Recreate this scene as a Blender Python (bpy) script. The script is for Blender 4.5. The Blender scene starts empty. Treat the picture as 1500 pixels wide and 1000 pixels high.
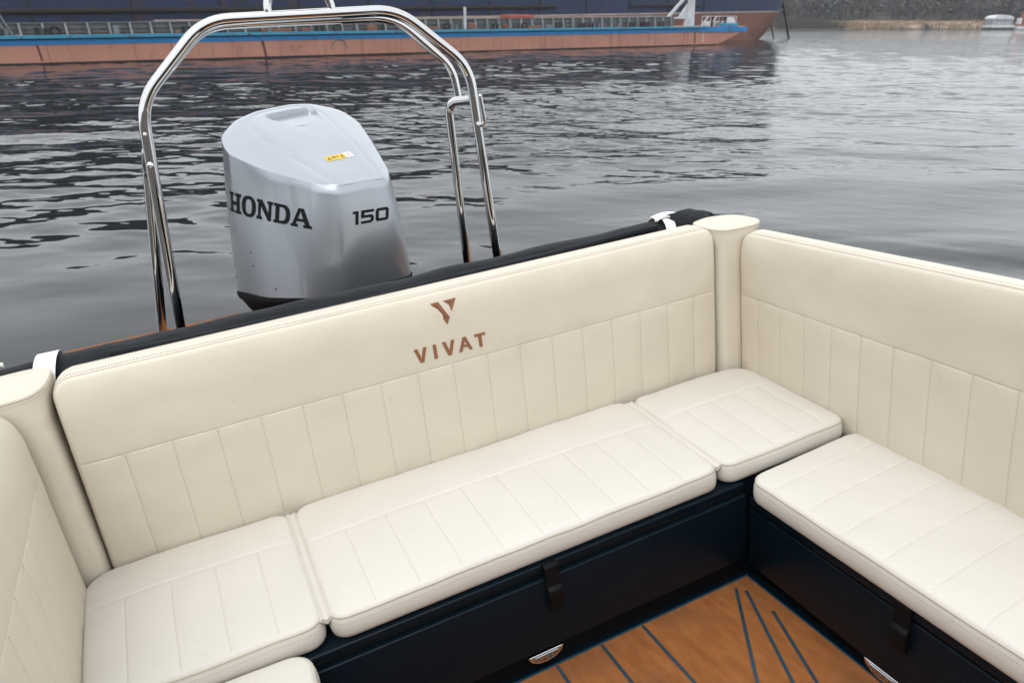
import bpy, bmesh, math, random
from mathutils import Vector, Matrix, noise
from mathutils.bvhtree import BVHTree
R = math.radians
random.seed(7)
sc = bpy.context.scene
COL = sc.collection
V = Vector

# ------------------------------------------------------------------ frames
# the boat lists and trims slightly on the water: its own axes and origin in the level world
BX = V((0.90370355, 0.42166787, 0.07427052)); BY = V((-0.41021697, 0.90239716, -0.1319144)); BZ = V((-0.12264557, 0.08874448, 0.98847483))
BOAT = Matrix(((BX.x, BY.x, BZ.x, 0.78923), (BX.y, BY.y, BZ.y, 1.73255), (BX.z, BY.z, BZ.z, 0.42372), (0, 0, 0, 1)))
# mooring line of the barges
D = V((0.8126566, 0.5827429, 0)); N = V((-0.5827429, 0.8126566, 0)); P0 = V((-25.97, 37.28, 0))
QUAY = Matrix(((D.x, N.x, 0, P0.x), (D.y, N.y, 0, P0.y), (0, 0, 1, 0), (0, 0, 0, 1)))
WORLD = Matrix.Identity(4)

# ------------------------------------------------------------------ materials
MATS = {}
def mat(name, base, rough=0.5, metal=0.0, coat=0.0, coat_rough=0.05, spec=None, noise_amt=0.0, noise_scale=5.0, noise_col=None,
        bump=0.0, bump_scale=100.0, bump_detail=2.0, bump2=0.0, bump2_scale=5.0, rough_var=0.0, sheen=0.0, stretch=None):
    m = bpy.data.materials.new(name); m.use_nodes = True
    nt = m.node_tree; b = nt.nodes['Principled BSDF']; L = nt.links
    b.inputs['Base Color'].default_value = (*base, 1); b.inputs['Roughness'].default_value = rough
    b.inputs['Metallic'].default_value = metal; b.inputs['Coat Weight'].default_value = coat; b.inputs['Coat Roughness'].default_value = coat_rough
    if spec is not None: b.inputs['Specular IOR Level'].default_value = spec
    if sheen: b.inputs['Sheen Weight'].default_value = sheen; b.inputs['Sheen Roughness'].default_value = 0.5
    tc = nt.nodes.new('ShaderNodeTexCoord'); src = tc.outputs['Object']
    if stretch:
        mp = nt.nodes.new('ShaderNodeMapping'); mp.inputs['Scale'].default_value = stretch
        L.new(src, mp.inputs['Vector']); src = mp.outputs['Vector']
    if noise_amt or noise_col:
        nz = nt.nodes.new('ShaderNodeTexNoise'); nz.inputs['Scale'].default_value = noise_scale; nz.inputs['Detail'].default_value = 6
        L.new(src, nz.inputs['Vector'])
        rp = nt.nodes.new('ShaderNodeValToRGB'); rp.color_ramp.elements[0].position = 0.35; rp.color_ramp.elements[1].position = 0.7
        c2 = noise_col or tuple(c * (1 - noise_amt) for c in base)
        rp.color_ramp.elements[0].color = (*base, 1); rp.color_ramp.elements[1].color = (*c2, 1)
        L.new(nz.outputs['Fac'], rp.inputs['Fac']); L.new(rp.outputs['Color'], b.inputs['Base Color'])
        if rough_var:
            mr = nt.nodes.new('ShaderNodeMapRange'); mr.inputs['To Min'].default_value = max(0, rough - rough_var); mr.inputs['To Max'].default_value = rough + rough_var
            L.new(nz.outputs['Fac'], mr.inputs['Value']); L.new(mr.outputs['Result'], b.inputs['Roughness'])
    prev = None
    for amt, scl, det in ((bump2, bump2_scale, 3), (bump, bump_scale, bump_detail)):
        if amt:
            n2 = nt.nodes.new('ShaderNodeTexNoise'); n2.inputs['Scale'].default_value = scl; n2.inputs['Detail'].default_value = det
            L.new(src, n2.inputs['Vector'])
            bp = nt.nodes.new('ShaderNodeBump'); bp.inputs['Strength'].default_value = 1; bp.inputs['Distance'].default_value = amt
            L.new(n2.outputs['Fac'], bp.inputs['Height'])
            if prev: L.new(prev.outputs['Normal'], bp.inputs['Normal'])
            prev = bp
    if prev: L.new(prev.outputs['Normal'], b.inputs['Normal'])
    MATS[name] = m
    return m
leather = mat('cream_leather', (0.635, 0.573, 0.472), 0.45, spec=0.35, bump=0.0003, bump_scale=420, bump2=0.003, bump2_scale=6, noise_amt=0.05, noise_scale=5)
leather_seat = mat('cream_seat_leather', (0.60, 0.567, 0.512), 0.45, spec=0.35, bump=0.0003, bump_scale=420, bump2=0.003, bump2_scale=7, noise_amt=0.04, noise_scale=6)
def creases(m, amt=0.0016):
    # patches of fine creases in the leather, with faint grey scuffs
    nt = m.node_tree; L = nt.links; b = nt.nodes['Principled BSDF']; tc = nt.nodes.new('ShaderNodeTexCoord')
    n = nt.nodes.new('ShaderNodeTexNoise'); n.inputs['Scale'].default_value = 9; n.inputs['Detail'].default_value = 2; n.inputs['Distortion'].default_value = 0.6; L.new(tc.outputs['Object'], n.inputs['Vector'])
    a = nt.nodes.new('ShaderNodeMath'); a.operation = 'SUBTRACT'; a.inputs[1].default_value = 0.5; L.new(n.outputs['Fac'], a.inputs[0])
    ab = nt.nodes.new('ShaderNodeMath'); ab.operation = 'ABSOLUTE'; L.new(a.outputs[0], ab.inputs[0])
    r = nt.nodes.new('ShaderNodeMapRange'); r.interpolation_type = 'SMOOTHSTEP'; r.inputs['From Max'].default_value = 0.10; L.new(ab.outputs[0], r.inputs['Value'])
    k = nt.nodes.new('ShaderNodeTexNoise'); k.inputs['Scale'].default_value = 3.2; k.inputs['Detail'].default_value = 2; L.new(tc.outputs['Object'], k.inputs['Vector'])
    kr = nt.nodes.new('ShaderNodeMapRange'); kr.inputs['From Min'].default_value = 0.50; kr.inputs['From Max'].default_value = 0.68; L.new(k.outputs['Fac'], kr.inputs['Value'])
    mu = nt.nodes.new('ShaderNodeMath'); mu.operation = 'MULTIPLY'; L.new(r.outputs['Result'], mu.inputs[0]); L.new(kr.outputs['Result'], mu.inputs[1])
    bp = nt.nodes.new('ShaderNodeBump'); bp.inputs['Distance'].default_value = amt; L.new(mu.outputs[0], bp.inputs['Height'])
    L.new(b.inputs['Normal'].links[0].from_socket, bp.inputs['Normal']); L.new(bp.outputs['Normal'], b.inputs['Normal'])
    sc1 = nt.nodes.new('ShaderNodeTexNoise'); sc1.inputs['Scale'].default_value = 38; sc1.inputs['Detail'].default_value = 5; L.new(tc.outputs['Object'], sc1.inputs['Vector'])
    sr = nt.nodes.new('ShaderNodeMapRange'); sr.inputs['From Min'].default_value = 0.66; sr.inputs['From Max'].default_value = 0.78; sr.inputs['To Max'].default_value = 0.22; L.new(sc1.outputs['Fac'], sr.inputs['Value'])
    mx = nt.nodes.new('ShaderNodeMixRGB'); L.new(sr.outputs['Result'], mx.inputs['Fac']); L.new(b.inputs['Base Color'].links[0].from_socket, mx.inputs['Color1']); mx.inputs['Color2'].default_value = (0.33, 0.29, 0.24, 1); L.new(mx.outputs['Color'], b.inputs['Base Color'])
creases(leather_seat, 0.00035); creases(leather, 0.0003)
thread = mat('tan_thread', (0.33, 0.275, 0.21), 0.8)
thread_l = mat('pale_thread', (0.42, 0.38, 0.32), 0.8)
piping_m = mat('leather_piping', (0.47, 0.42, 0.34), 0.45)
copper = mat('copper_thread', (0.27, 0.105, 0.042), 0.42, noise_amt=0.25, noise_scale=120, bump=0.0004, bump_scale=300, stretch=(1, 1, 6), sheen=0.3)
copper_d = mat('dark_copper_thread', (0.17, 0.07, 0.03), 0.6)
navy = mat('navy_gelcoat', (0.0028, 0.0075, 0.0125), 0.30, spec=0.14, bump2=0.0004, bump2_scale=3)
navy_edge = mat('navy_edge', (0.012, 0.03, 0.045), 0.3, coat=0.3)
black_rub = mat('black_rubber', (0.004, 0.004, 0.0045), 0.5, spec=0.12, bump=0.0002, bump_scale=300)
blackp = mat('black_plastic', (0.006, 0.006, 0.007), 0.5, spec=0.08)
gasket_m = mat('foam_gasket', (0.003, 0.003, 0.003), 0.9)
canvas = mat('dark_canvas', (0.013, 0.0155, 0.019), 0.85, spec=0.2, bump=0.0006, bump_scale=900, bump_detail=1, bump2=0.012, bump2_scale=11, noise_amt=0.3, noise_scale=14, sheen=0.08, stretch=(0.6, 1.4, 1.4))
white_web = mat('white_webbing', (0.80, 0.80, 0.79), 0.6, bump=0.0004, bump_scale=500)
rope_m = mat('white_rope', (0.72, 0.70, 0.64), 0.8, bump=0.001, bump_scale=250)
steel = mat('polished_steel', (0.60, 0.595, 0.59), 0.045, metal=1.0, bump2=0.0003, bump2_scale=12)
chrome = mat('chrome', (0.80, 0.80, 0.82), 0.06, metal=1.0)
lens_m = mat('light_lens', (0.34, 0.34, 0.36), 0.06, metal=0.9, coat=1)
silver = mat('silver_paint', (0.395, 0.422, 0.458), 0.31, metal=0.8, coat=0.8, coat_rough=0.06, noise_amt=0.05, noise_scale=4, bump=0.00003, bump_scale=900)
decal = mat('black_decal', (0.006, 0.007, 0.008), 0.5, spec=0.15)
yellow = mat('yellow_label', (0.82, 0.52, 0.08), 0.45)
whitel = mat('white_label', (0.80, 0.78, 0.76), 0.45)
redl = mat('red_mark', (0.5, 0.06, 0.04), 0.5)
# floor planking
teak = mat('brown_deck_planking', (0.285, 0.106, 0.031), 0.65, spec=0.15, noise_amt=0, noise_col=(0.205, 0.072, 0.021), noise_scale=9, bump=0.0003, bump_scale=140, stretch=(4, 1, 1), rough_var=0.08)
def teak_marks():
    nt = teak.node_tree; L = nt.links; b = nt.nodes['Principled BSDF']
    old = b.inputs['Base Color'].links[0].from_socket
    tc = nt.nodes.new('ShaderNodeTexCoord')
    def layer(old, scale, lo, hi, col, amt):
        n = nt.nodes.new('ShaderNodeTexNoise'); n.inputs['Scale'].default_value = scale; n.inputs['Detail'].default_value = 8; n.inputs['Roughness'].default_value = 0.65
        L.new(tc.outputs['Object'], n.inputs['Vector'])
        r = nt.nodes.new('ShaderNodeMapRange'); r.inputs['From Min'].default_value = lo; r.inputs['From Max'].default_value = hi; r.inputs['To Max'].default_value = amt
        L.new(n.outputs['Fac'], r.inputs['Value'])
        mx = nt.nodes.new('ShaderNodeMixRGB'); mx.inputs['Color2'].default_value = (*col, 1)
        L.new(r.outputs['Result'], mx.inputs['Fac']); L.new(old, mx.inputs['Color1'])
        return mx.outputs['Color']
    c = layer(old, 5, 0.46, 0.70, (0.17, 0.075, 0.034), 0.6)
    c = layer(c, 32, 0.62, 0.78, (0.10, 0.045, 0.02), 0.6)
    c = layer(c, 11, 0.55, 0.8, (0.34, 0.155, 0.06), 0.55)
    c = layer(c, 90, 0.60, 0.75, (0.13, 0.055, 0.024), 0.6)
    c = layer(c, 2.2, 0.50, 0.75, (0.17, 0.075, 0.035), 0.5)
    L.new(c, b.inputs['Base Color'])
teak_marks()
seam_m = mat('blue_deck_seam', (0.006, 0.045, 0.075), 0.35)
seam_edge = mat('routed_edge', (0.13, 0.050, 0.016), 0.7)

def streaky(name, base, rust, amt, scale=0.8, dark=(0.03, 0.02, 0.015), vertical=True, rough=0.6):
    m = bpy.data.materials.new(name); m.use_nodes = True; nt = m.node_tree; L = nt.links; b = nt.nodes['Principled BSDF']
    b.inputs['Roughness'].default_value = rough
    tc = nt.nodes.new('ShaderNodeTexCoord')
    def nz(scl, stretch, det=6):
        mp = nt.nodes.new('ShaderNodeMapping'); mp.inputs['Scale'].default_value = stretch; L.new(tc.outputs['Object'], mp.inputs['Vector'])
        n = nt.nodes.new('ShaderNodeTexNoise'); n.inputs['Scale'].default_value = scl; n.inputs['Detail'].default_value = det; n.inputs['Roughness'].default_value = 0.6
        L.new(mp.outputs['Vector'], n.inputs['Vector']); return n.outputs['Fac']
    def mix(f, lo, hi, a, c1, col):
        r = nt.nodes.new('ShaderNodeMapRange'); r.inputs['From Min'].default_value = lo; r.inputs['From Max'].default_value = hi; r.inputs['To Max'].default_value = a; L.new(f, r.inputs['Value'])
        x = nt.nodes.new('ShaderNodeMixRGB'); L.new(r.outputs['Result'], x.inputs['Fac'])
        if isinstance(c1, tuple): x.inputs['Color1'].default_value = (*c1, 1)
        else: L.new(c1, x.inputs['Color1'])
        x.inputs['Color2'].default_value = (*col, 1); return x.outputs['Color']
    c = mix(nz(scale * 0.6, (1, 1, 1)), 0.42, 0.7, 0.5, base, tuple(v * 0.62 for v in base))
    c = mix(nz(scale * 3, (1, 1, 0.12)), 0.56, 0.72, amt, c, rust)
    c = mix(nz(scale * 1.1, (1, 1, 1.6), 9), 0.60, 0.70, amt, c, dark)
    L.new(c, b.inputs['Base Color'])
    MATS[name] = m; return m
salmon = streaky('salmon_hull_paint', (0.46, 0.215, 0.155), (0.20, 0.07, 0.035), 0.6, 0.7, dark=(0.14, 0.075, 0.06))
stripe_m = streaky('blue_stripe_paint', (0.004, 0.20, 0.50), (0.05, 0.05, 0.06), 0.45, 0.9)
rub_m = streaky('pale_blue_rail', (0.035, 0.27, 0.42), (0.14, 0.06, 0.03), 0.8, 1.2)
deckgrey = streaky('grey_deck_paint', (0.13, 0.14, 0.14), (0.07, 0.05, 0.04), 0.7, 1.3)
ribgrey = mat('pale_grey_rib', (0.22, 0.235, 0.245), 0.6, noise_amt=0.4, noise_scale=2)
hullblue = streaky('dark_blue_hull', (0.005, 0.020, 0.068), (0.05, 0.022, 0.014), 0.75, 0.7, dark=(0.005, 0.005, 0.007))
boot_m = streaky('rusty_boot_paint', (0.19, 0.080, 0.052), (0.08, 0.035, 0.024), 0.8, 0.5)
ironblk = mat('black_iron', (0.012, 0.011, 0.010), 0.7, noise_amt=0.3, noise_scale=1)
rustm = streaky('rusty_steel', (0.19, 0.07, 0.035), (0.08, 0.035, 0.02), 0.7, 1.5)
whitep = mat('white_paint', (0.62, 0.63, 0.64), 0.5, noise_amt=0.3, noise_scale=1.5)
orange = mat('orange_red_paint', (0.42, 0.09, 0.05), 0.6, noise_amt=0.3, noise_scale=2)
pale_line = mat('pale_boot_line', (0.42, 0.35, 0.32), 0.6, noise_amt=0.4, noise_scale=1)

# ------------------------------------------------------------------ geometry
class Geo:
    def __init__(s): s.v = []; s.f = []; s.c = []
    def add(s, vs, fs):
        o = len(s.v); s.v += [V(p) for p in vs]; s.f += [tuple(i + o for i in f) for f in fs]; return s
    def join(s, g): return s.add(g.v, g.f)
def box(x0, x1, y0, y1, z0, z1, bev=0.0, seg=2):
    g = Geo()
    g.add([(x, y, z) for z in (z0, z1) for y in (y0, y1) for x in (x0, x1)], [(0, 2, 3, 1), (4, 5, 7, 6), (0, 1, 5, 4), (2, 6, 7, 3), (0, 4, 6, 2), (1, 3, 7, 5)])
    return bevel(g, bev, seg) if bev else g
def bevel(g, w, seg=2, ang=20):
    bm = bmesh.new(); vs = [bm.verts.new(p) for p in g.v]
    for f in g.f:
        try: bm.faces.new([vs[i] for i in f])
        except ValueError: pass
    bmesh.ops.recalc_face_normals(bm, faces=bm.faces)
    ed = [e for e in bm.edges if len(e.link_faces) == 2 and e.calc_face_angle() > R(ang)]
    bmesh.ops.bevel(bm, geom=ed, offset=w, segments=seg, profile=0.5, affect='EDGES', clamp_overlap=True)
    bm.verts.index_update(); o = Geo(); o.v = [v.co.copy() for v in bm.verts]; o.f = [tuple(v.index for v in f.verts) for f in bm.faces]; bm.free(); return o
def prism(poly, ext, bev=0.0, seg=2):
    n = len(poly); ext = V(ext); g = Geo()
    g.add([V(p) for p in poly] + [V(p) + ext for p in poly], [tuple(range(n))[::-1], tuple(range(n, 2 * n))] + [(i, (i + 1) % n, (i + 1) % n + n, i + n) for i in range(n)])
    return bevel(g, bev, seg) if bev else g
def fillet(pts, rad, seg=8):
    pts = [V(p) for p in pts]; out = [pts[0]]
    for i in range(1, len(pts) - 1):
        a, b, c = pts[i - 1], pts[i], pts[i + 1]; r = rad[i] if isinstance(rad, (list, tuple)) else rad
        u, w = (a - b), (c - b); r = min(r, u.length * 0.48, w.length * 0.48)
        p, q = b + u.normalized() * r, b + w.normalized() * r
        for k in range(seg + 1):
            t = k / seg; out.append(p * (1 - t) ** 2 + b * 2 * t * (1 - t) + q * t * t)
    out.append(pts[-1]); return out
def tube(path, r, seg=16, closed=False, cap=True):
    path = [V(p) for p in path]; n = len(path); g = Geo(); rings = []
    tang = []
    for i in range(n):
        a = path[i - 1] if (i > 0 or closed) else path[i]; b = path[(i + 1) % n] if (i < n - 1 or closed) else path[i]
        tang.append((b - a).normalized())
    up = V((0, 0, 1)) if abs(tang[0].z) < 0.9 else V((0, 1, 0)); nrm = (up - tang[0] * up.dot(tang[0])).normalized()
    vs = []
    for i in range(n):
        t = tang[i]; nrm = (nrm - t * nrm.dot(t)).normalized(); bi = t.cross(nrm); rr = r[i] if isinstance(r, (list, tuple)) else r
        vs += [path[i] + (nrm * math.cos(2 * math.pi * k / seg) + bi * math.sin(2 * math.pi * k / seg)) * rr for k in range(seg)]
    fs = []
    for i in range(n if closed else n - 1):
        j = (i + 1) % n
        fs += [(i * seg + k, i * seg + (k + 1) % seg, j * seg + (k + 1) % seg, j * seg + k) for k in range(seg)]
    if cap and not closed: fs += [tuple(range(seg))[::-1], tuple(range((n - 1) * seg, n * seg))]
    return g.add(vs, fs)
def loft(rings, cap0=True, cap1=True):
    g = Geo(); m = len(rings[0]); vs = [p for r in rings for p in r]
    fs = [(i * m + k, i * m + (k + 1) % m, (i + 1) * m + (k + 1) % m, (i + 1) * m + k) for i in range(len(rings) - 1) for k in range(m)]
    if cap0: fs.append(tuple(range(m))[::-1])
    if cap1: fs.append(tuple(range((len(rings) - 1) * m, len(rings) * m)))
    return g.add(vs, fs)
def ball(c, r, seg=12, sq=(1, 1, 1)):
    c = V(c); rings = []
    for i in range(1, seg):
        a = math.pi * i / seg - math.pi / 2
        rings.append([c + V((math.cos(a) * math.cos(t) * sq[0], math.cos(a) * math.sin(t) * sq[1], math.sin(a) * sq[2])) * r for t in [2 * math.pi * k / (seg * 2) for k in range(seg * 2)]])
    return loft(rings)
def dashes(pts, nrms, L=0.0046, gap=0.0034, w=0.0011, h=0.0007):
    """a row of small raised stitches along a line on a surface"""
    g = Geo(); acc = 0; i = 0; n = len(pts)
    seglen = [(pts[k + 1] - pts[k]).length for k in range(n - 1)]; tot = sum(seglen)
    def at(s):
        for k in range(n - 1):
            if s <= seglen[k] or k == n - 2:
                t = min(1, s / max(seglen[k], 1e-9)); return pts[k].lerp(pts[k + 1], t), nrms[k].lerp(nrms[k + 1], t).normalized()
            s -= seglen[k]
    s = gap
    while s + L < tot:
        a, na = at(s); b, nb = at(s + L); t = (b - a)
        if t.length > 1e-6:
            sd = t.normalized().cross(na) * w / 2
            m1, m2 = (a * 0.75 + b * 0.25) + na * h, (a * 0.25 + b * 0.75) + na * h
            a2, b2 = a - na * 0.0004, b - na * 0.0004
            g.add([a2 - sd, a2 + sd, b2 + sd, b2 - sd, m1 - sd, m1 + sd, m2 + sd, m2 - sd], [(4, 5, 6, 7), (0, 1, 5, 4), (1, 2, 6, 5), (2, 3, 7, 6), (3, 0, 4, 7)])
        s += L + gap
    return g

# ------------------------------------------------------------------ objects
ROOTS = []
def meshobj(name, g, m, org, parent=None, smooth=True, angle=35):
    me = bpy.data.meshes.new(name); org = V(org)
    me.from_pydata([p - org for p in g.v], [], g.f); me.validate(); 
    me.materials.append(m)
    bm = bmesh.new(); bm.from_mesh(me); bmesh.ops.recalc_face_normals(bm, faces=bm.faces); bm.to_mesh(me); bm.free()
    if smooth:
        me.shade_smooth(); me.set_sharp_from_angle(angle=R(angle))
    o = bpy.data.objects.new(name, me); COL.objects.link(o)
    if parent: o.parent = parent
    return o
class Thing:
    def __init__(s, name, label, cat, org=(0, 0, 0), frame=BOAT, group=None):
        s.org = V(org); s.o = bpy.data.objects.new(name, None); COL.objects.link(s.o); s.o.empty_display_size = 0.1
        s.o['label'] = label; s.o['category'] = cat
        if group: s.o['group'] = group
        s.o.matrix_world = frame @ Matrix.Translation(s.org)
    def part(s, name, g, m, parent=None, **k): return meshobj(name, g, m, s.org, parent or s.o, **k)
def single(name, g, m, label, cat, org=(0, 0, 0), frame=BOAT, group=None, kind=None, **k):
    o = meshobj(name, g, m, org, **k); o.matrix_world = frame @ Matrix.Translation(V(org))
    if label: o['label'] = label
    if cat: o['category'] = cat
    if group: o['group'] = group
    if kind: o['kind'] = kind
    return o

# ------------------------------------------------------------------ upholstery
def coords(L, re, marks, step=0.014):
    c = set()
    for d in (0, 0.12 * re, 0.35 * re, 0.7 * re, re, re * 1.5, re * 2.4, re * 3.6): c.add(round(d, 5)); c.add(round(L - d, 5))
    x = re * 3.6
    k = max(2, int((L - 7.2 * re) / step))
    for i in range(k + 1): c.add(round(re * 3.6 + (L - 7.2 * re) * i / k, 5))
    for m in marks:
        for d in (-0.012, -0.007, -0.0036, -0.0018, 0, 0.0018, 0.0036, 0.007, 0.012):
            if re < m + d < L - re: c.add(round(m + d, 5))
    c = sorted(c); out = [c[0]]
    for v in c[1:]:
        if v - out[-1] > 0.0009: out.append(v)
    out[-1] = L
    return out
def slab(P, n, T, rc=0.04, re=0.012, us=(), vs=(), crown=0.010, groove=0.0015, pillow=0.0011, bulge=0.005, top_curve=0.0, soft=0.005, wr=0.0, seed=0.0, flare=0.0):
    """upholstered block. P: corners 00,10,11,01 of its base; n: outward direction; T thickness.
    us: seams (x, y0, y1) across the width, vs: seams (y, x0, x1)."""
    P = [V(p) for p in P]; n = V(n).normalized()
    W = ((P[1] - P[0]).length + (P[2] - P[3]).length) / 2; H = ((P[3] - P[0]).length + (P[2] - P[1]).length) / 2
    rcs = rc if isinstance(rc, tuple) else (rc,) * 4
    def pos(x, y, z):
        s, t = x / W, y / H
        return (P[0] * (1 - s) + P[1] * s) * (1 - t) + (P[3] * (1 - s) + P[2] * s) * t + n * z
    def rnd(x, y):
        cx, cy = x - W / 2, y - H / 2
        r = rcs[(0 if cx < 0 else 1) if cy < 0 else (3 if cx < 0 else 2)]
        qx, qy = abs(cx) - (W / 2 - r), abs(cy) - (H / 2 - r)
        if qx > 0 and qy > 0:
            l = math.hypot(qx, qy); k = max(qx, qy) / l; qx *= k; qy *= k
            cx = math.copysign(W / 2 - r + qx, cx); cy = math.copysign(H / 2 - r + qy, cy)
        return cx + W / 2, cy + H / 2
    def dist(x, y):
        cx, cy = x - W / 2, y - H / 2
        r = rcs[(0 if cx < 0 else 1) if cy < 0 else (3 if cx < 0 else 2)]
        qx, qy = abs(cx) - (W / 2 - r), abs(cy) - (H / 2 - r)
        return max(0.0, -(math.hypot(max(qx, 0), max(qy, 0)) + min(max(qx, qy), 0) - r))
    def sst(a, b, x): 
        t = min(1, max(0, (x - a) / (b - a))); return t * t * (3 - 2 * t)
    def hz(x, y):
        d = dist(x, y); z = T
        if d < re: z -= re - math.sqrt(max(0, re * re - (re - d) ** 2))
        if d < 0.05: z -= soft * (1 - d / 0.05) ** 2
        X, Y = 2 * x / W - 1, 2 * y / H - 1
        z += crown * (1 - abs(X) ** 3) * (1 - abs(Y) ** 3)
        if top_curve:
            dt = H - y
            if dt < 0.11: z -= top_curve * (1 - dt / 0.11) ** 2
        lim = sst(re * 0.5, re * 2, d)
        for (sx, a, b) in us:
            if a - 0.02 < y < b + 0.02:
                k = sst(a - 0.004, a + 0.006, y) * (1 - sst(b - 0.006, b + 0.004, y)); e = abs(x - sx)
                if e < 0.06: z -= lim * k * (groove * math.exp(-(e / 0.0022) ** 2) + pillow * math.exp(-(e / 0.016) ** 2))
        for (sy, a, b) in vs:
            if a - 0.02 < x < b + 0.02:
                k = sst(a - 0.004, a + 0.006, x) * (1 - sst(b - 0.006, b + 0.004, x)); e = abs(y - sy)
                if e < 0.06: z -= lim * k * (1.2 * groove * math.exp(-(e / 0.0022) ** 2) + 1.2 * pillow * math.exp(-(e / 0.016) ** 2))
        if wr:
            q = V((x * 5 + seed, y * 5, seed)); z += wr * noise.noise(q) + wr * 0.5 * noise.noise(q * 2.7)
        return z
    xs = coords(W, re, [u[0] for u in us] + [v for w in vs for v in w[1:]]); ys = coords(H, re, [v[0] for v in vs] + [v for w in us for v in w[1:]])
    nx, ny = len(xs), len(ys); g = Geo(); vv = []; met = {}
    for j, y in enumerate(ys):
        for i, x in enumerate(xs):
            a, b = rnd(x, y); met[(i, j)] = (a, b); vv.append(pos(a, b, hz(a, b)))
    ff = [(j * nx + i, j * nx + i + 1, (j + 1) * nx + i + 1, (j + 1) * nx + i) for j in range(ny - 1) for i in range(nx - 1)]
    per = [(i, 0) for i in range(nx - 1)] + [(nx - 1, j) for j in range(ny - 1)] + [(i, ny - 1) for i in range(nx - 1, 0, -1)] + [(0, j) for j in range(ny - 1, 0, -1)]
    m = len(per); out = []
    for k in range(m):
        a = met[per[k - 1]]; b = met[per[(k + 1) % m]]; tx, ty = b[0] - a[0], b[1] - a[1]; l = math.hypot(tx, ty) or 1
        out.append((ty / l, -tx / l))
    def ring(off, z): return [pos(met[per[k]][0] + out[k][0] * off, met[per[k]][1] + out[k][1] * off, z(k) if callable(z) else z) for k in range(m)]
    zt = [hz(*met[p]) for p in per]
    prof = [(bulge * 0.45, 0.90), (bulge * 0.85, 0.7), (bulge, 0.5), (bulge * 0.75, 0.28), (bulge * 0.2, 0.12), (-0.004, 0.04), (-0.012, 0.0)]
    base = len(vv); rings = [[j * nx + i for (i, j) in per]]
    for off, fr in prof:
        r = []
        for k, p in enumerate(ring(off, lambda k, fr=fr: zt[k] * fr)):
            r.append(len(vv)); vv.append(p)
        rings.append(r)
    for a, b in zip(rings, rings[1:]):
        for k in range(m): ff.append((a[k], a[(k + 1) % m], b[(k + 1) % m], b[k]))
    ff.append(tuple(rings[-1])[::-1])
    g.add(vv, ff)
    def nrm(x, y):
        e = 0.003; a = pos(x + e, y, hz(x + e, y)) - pos(x - e, y, hz(x - e, y)); b = pos(x, y + e, hz(x, y + e)) - pos(x, y - e, hz(x, y - e))
        q = a.cross(b).normalized(); return q if q.dot(n) > 0 else -q
    def line(x0, y0, x1, y1, k=40):
        pts, ns = [], []
        for i in range(k + 1):
            x, y = x0 + (x1 - x0) * i / k, y0 + (y1 - y0) * i / k
            if dist(x, y) < re * 0.8: continue
            pts.append(pos(x, y, hz(x, y))); ns.append(nrm(x, y))
        return pts, ns
    st = []
    for (x, a, b) in us:
        p, q = line(x, a, x, b)
        if len(p) > 2: st.append(dashes(p, q, h=0.0009))
    # bead on the edge and the row of stitches under it
    pip = tube([pos(met[per[k]][0] - out[k][0] * re * 0.16, met[per[k]][1] - out[k][1] * re * 0.16, zt[k] + re * 0.42) for k in range(m)], 0.0026, 6, closed=True)
    def side(off, dz):
        p = [pos(met[per[k]][0] + out[k][0] * off, met[per[k]][1] + out[k][1] * off, zt[k] - dz) for k in range(m)]
        q = [(pos(met[per[k]][0] + out[k][0], met[per[k]][1] + out[k][1], 0) - pos(met[per[k]][0], met[per[k]][1], 0)).normalized() for k in range(m)]
        return dashes(p + [p[0]], q + [q[0]], w=0.0014, h=0.0012)
    edge_st = side(bulge * 0.5, 0.009)
    return dict(geo=g, stitch=st, piping=pip, edge=edge_st, W=W, H=H, pos=pos, hz=hz, line=line, nrm=nrm)

def cushion_thing(name, label, P, T, kw, mats=(leather_seat, thread_l), n=(0, 0, 1), group=None, cat='seat cushion', edge=True):
    s = slab(P, n, T, **kw); c = sum((V(p) for p in P), V((0, 0, 0))) / 4
    t = Thing(name, label, cat, c, group=group)
    cov = t.part('cover', s['geo'], mats[0], angle=50)
    t.part('piping', s['piping'], piping_m, angle=80)
    for g in s['stitch']: t.part('seam_stitching', g, mats[1], smooth=False)
    if edge: t.part('edge_stitching', s['edge'], mats[1], smooth=False)
    return t, s

# ---- stern seat cushions
ZB = 0.357
zs = 0.078
G1 = 'cream cushions on the stern bench'
# centre
P = [(-1.303, 0.022, ZB), (-0.088, 0.022, ZB), (-0.050, 0.625, ZB), (-1.322, 0.625, ZB)]
Wc = 1.243
us = [( 0.121 + 0.1235 * i, 0.012, 0.372) for i in range(9)]
t, s = cushion_thing('seat_cushion', 'long cream centre seat cushion of the stern bench with ten stitched channels', P, zs, dict(rc=(0.045, 0.045, 0.06, 0.06), re=0.013, us=us, vs=[(0.372, 0.01, Wc - 0.01)], wr=0.0035, seed=1.3), group=G1)
# the flaps that bridge to the neighbours
fl = Geo()
for (a, b) in (((-1.312, 0.045), (-1.331, 0.60)), ((-0.079, 0.045), (-0.041, 0.60))):
    rows = []
    for k in range(13):
        f = k / 12; y = a[1] + (b[1] - a[1]) * f; x = a[0] + (b[0] - a[0]) * f
        rows.append([V((x - 0.018, y, ZB + 0.064)), V((x - 0.009, y, ZB + 0.071)), V((x - 0.004, y, ZB + 0.066)), V((x, y, ZB + 0.0645)), V((x + 0.004, y, ZB + 0.066)), V((x + 0.009, y, ZB + 0.071)), V((x + 0.018, y, ZB + 0.064)), V((x, y, ZB + 0.05))])
    t.part('joining_flap', loft(rows), leather_seat, angle=60)
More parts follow.
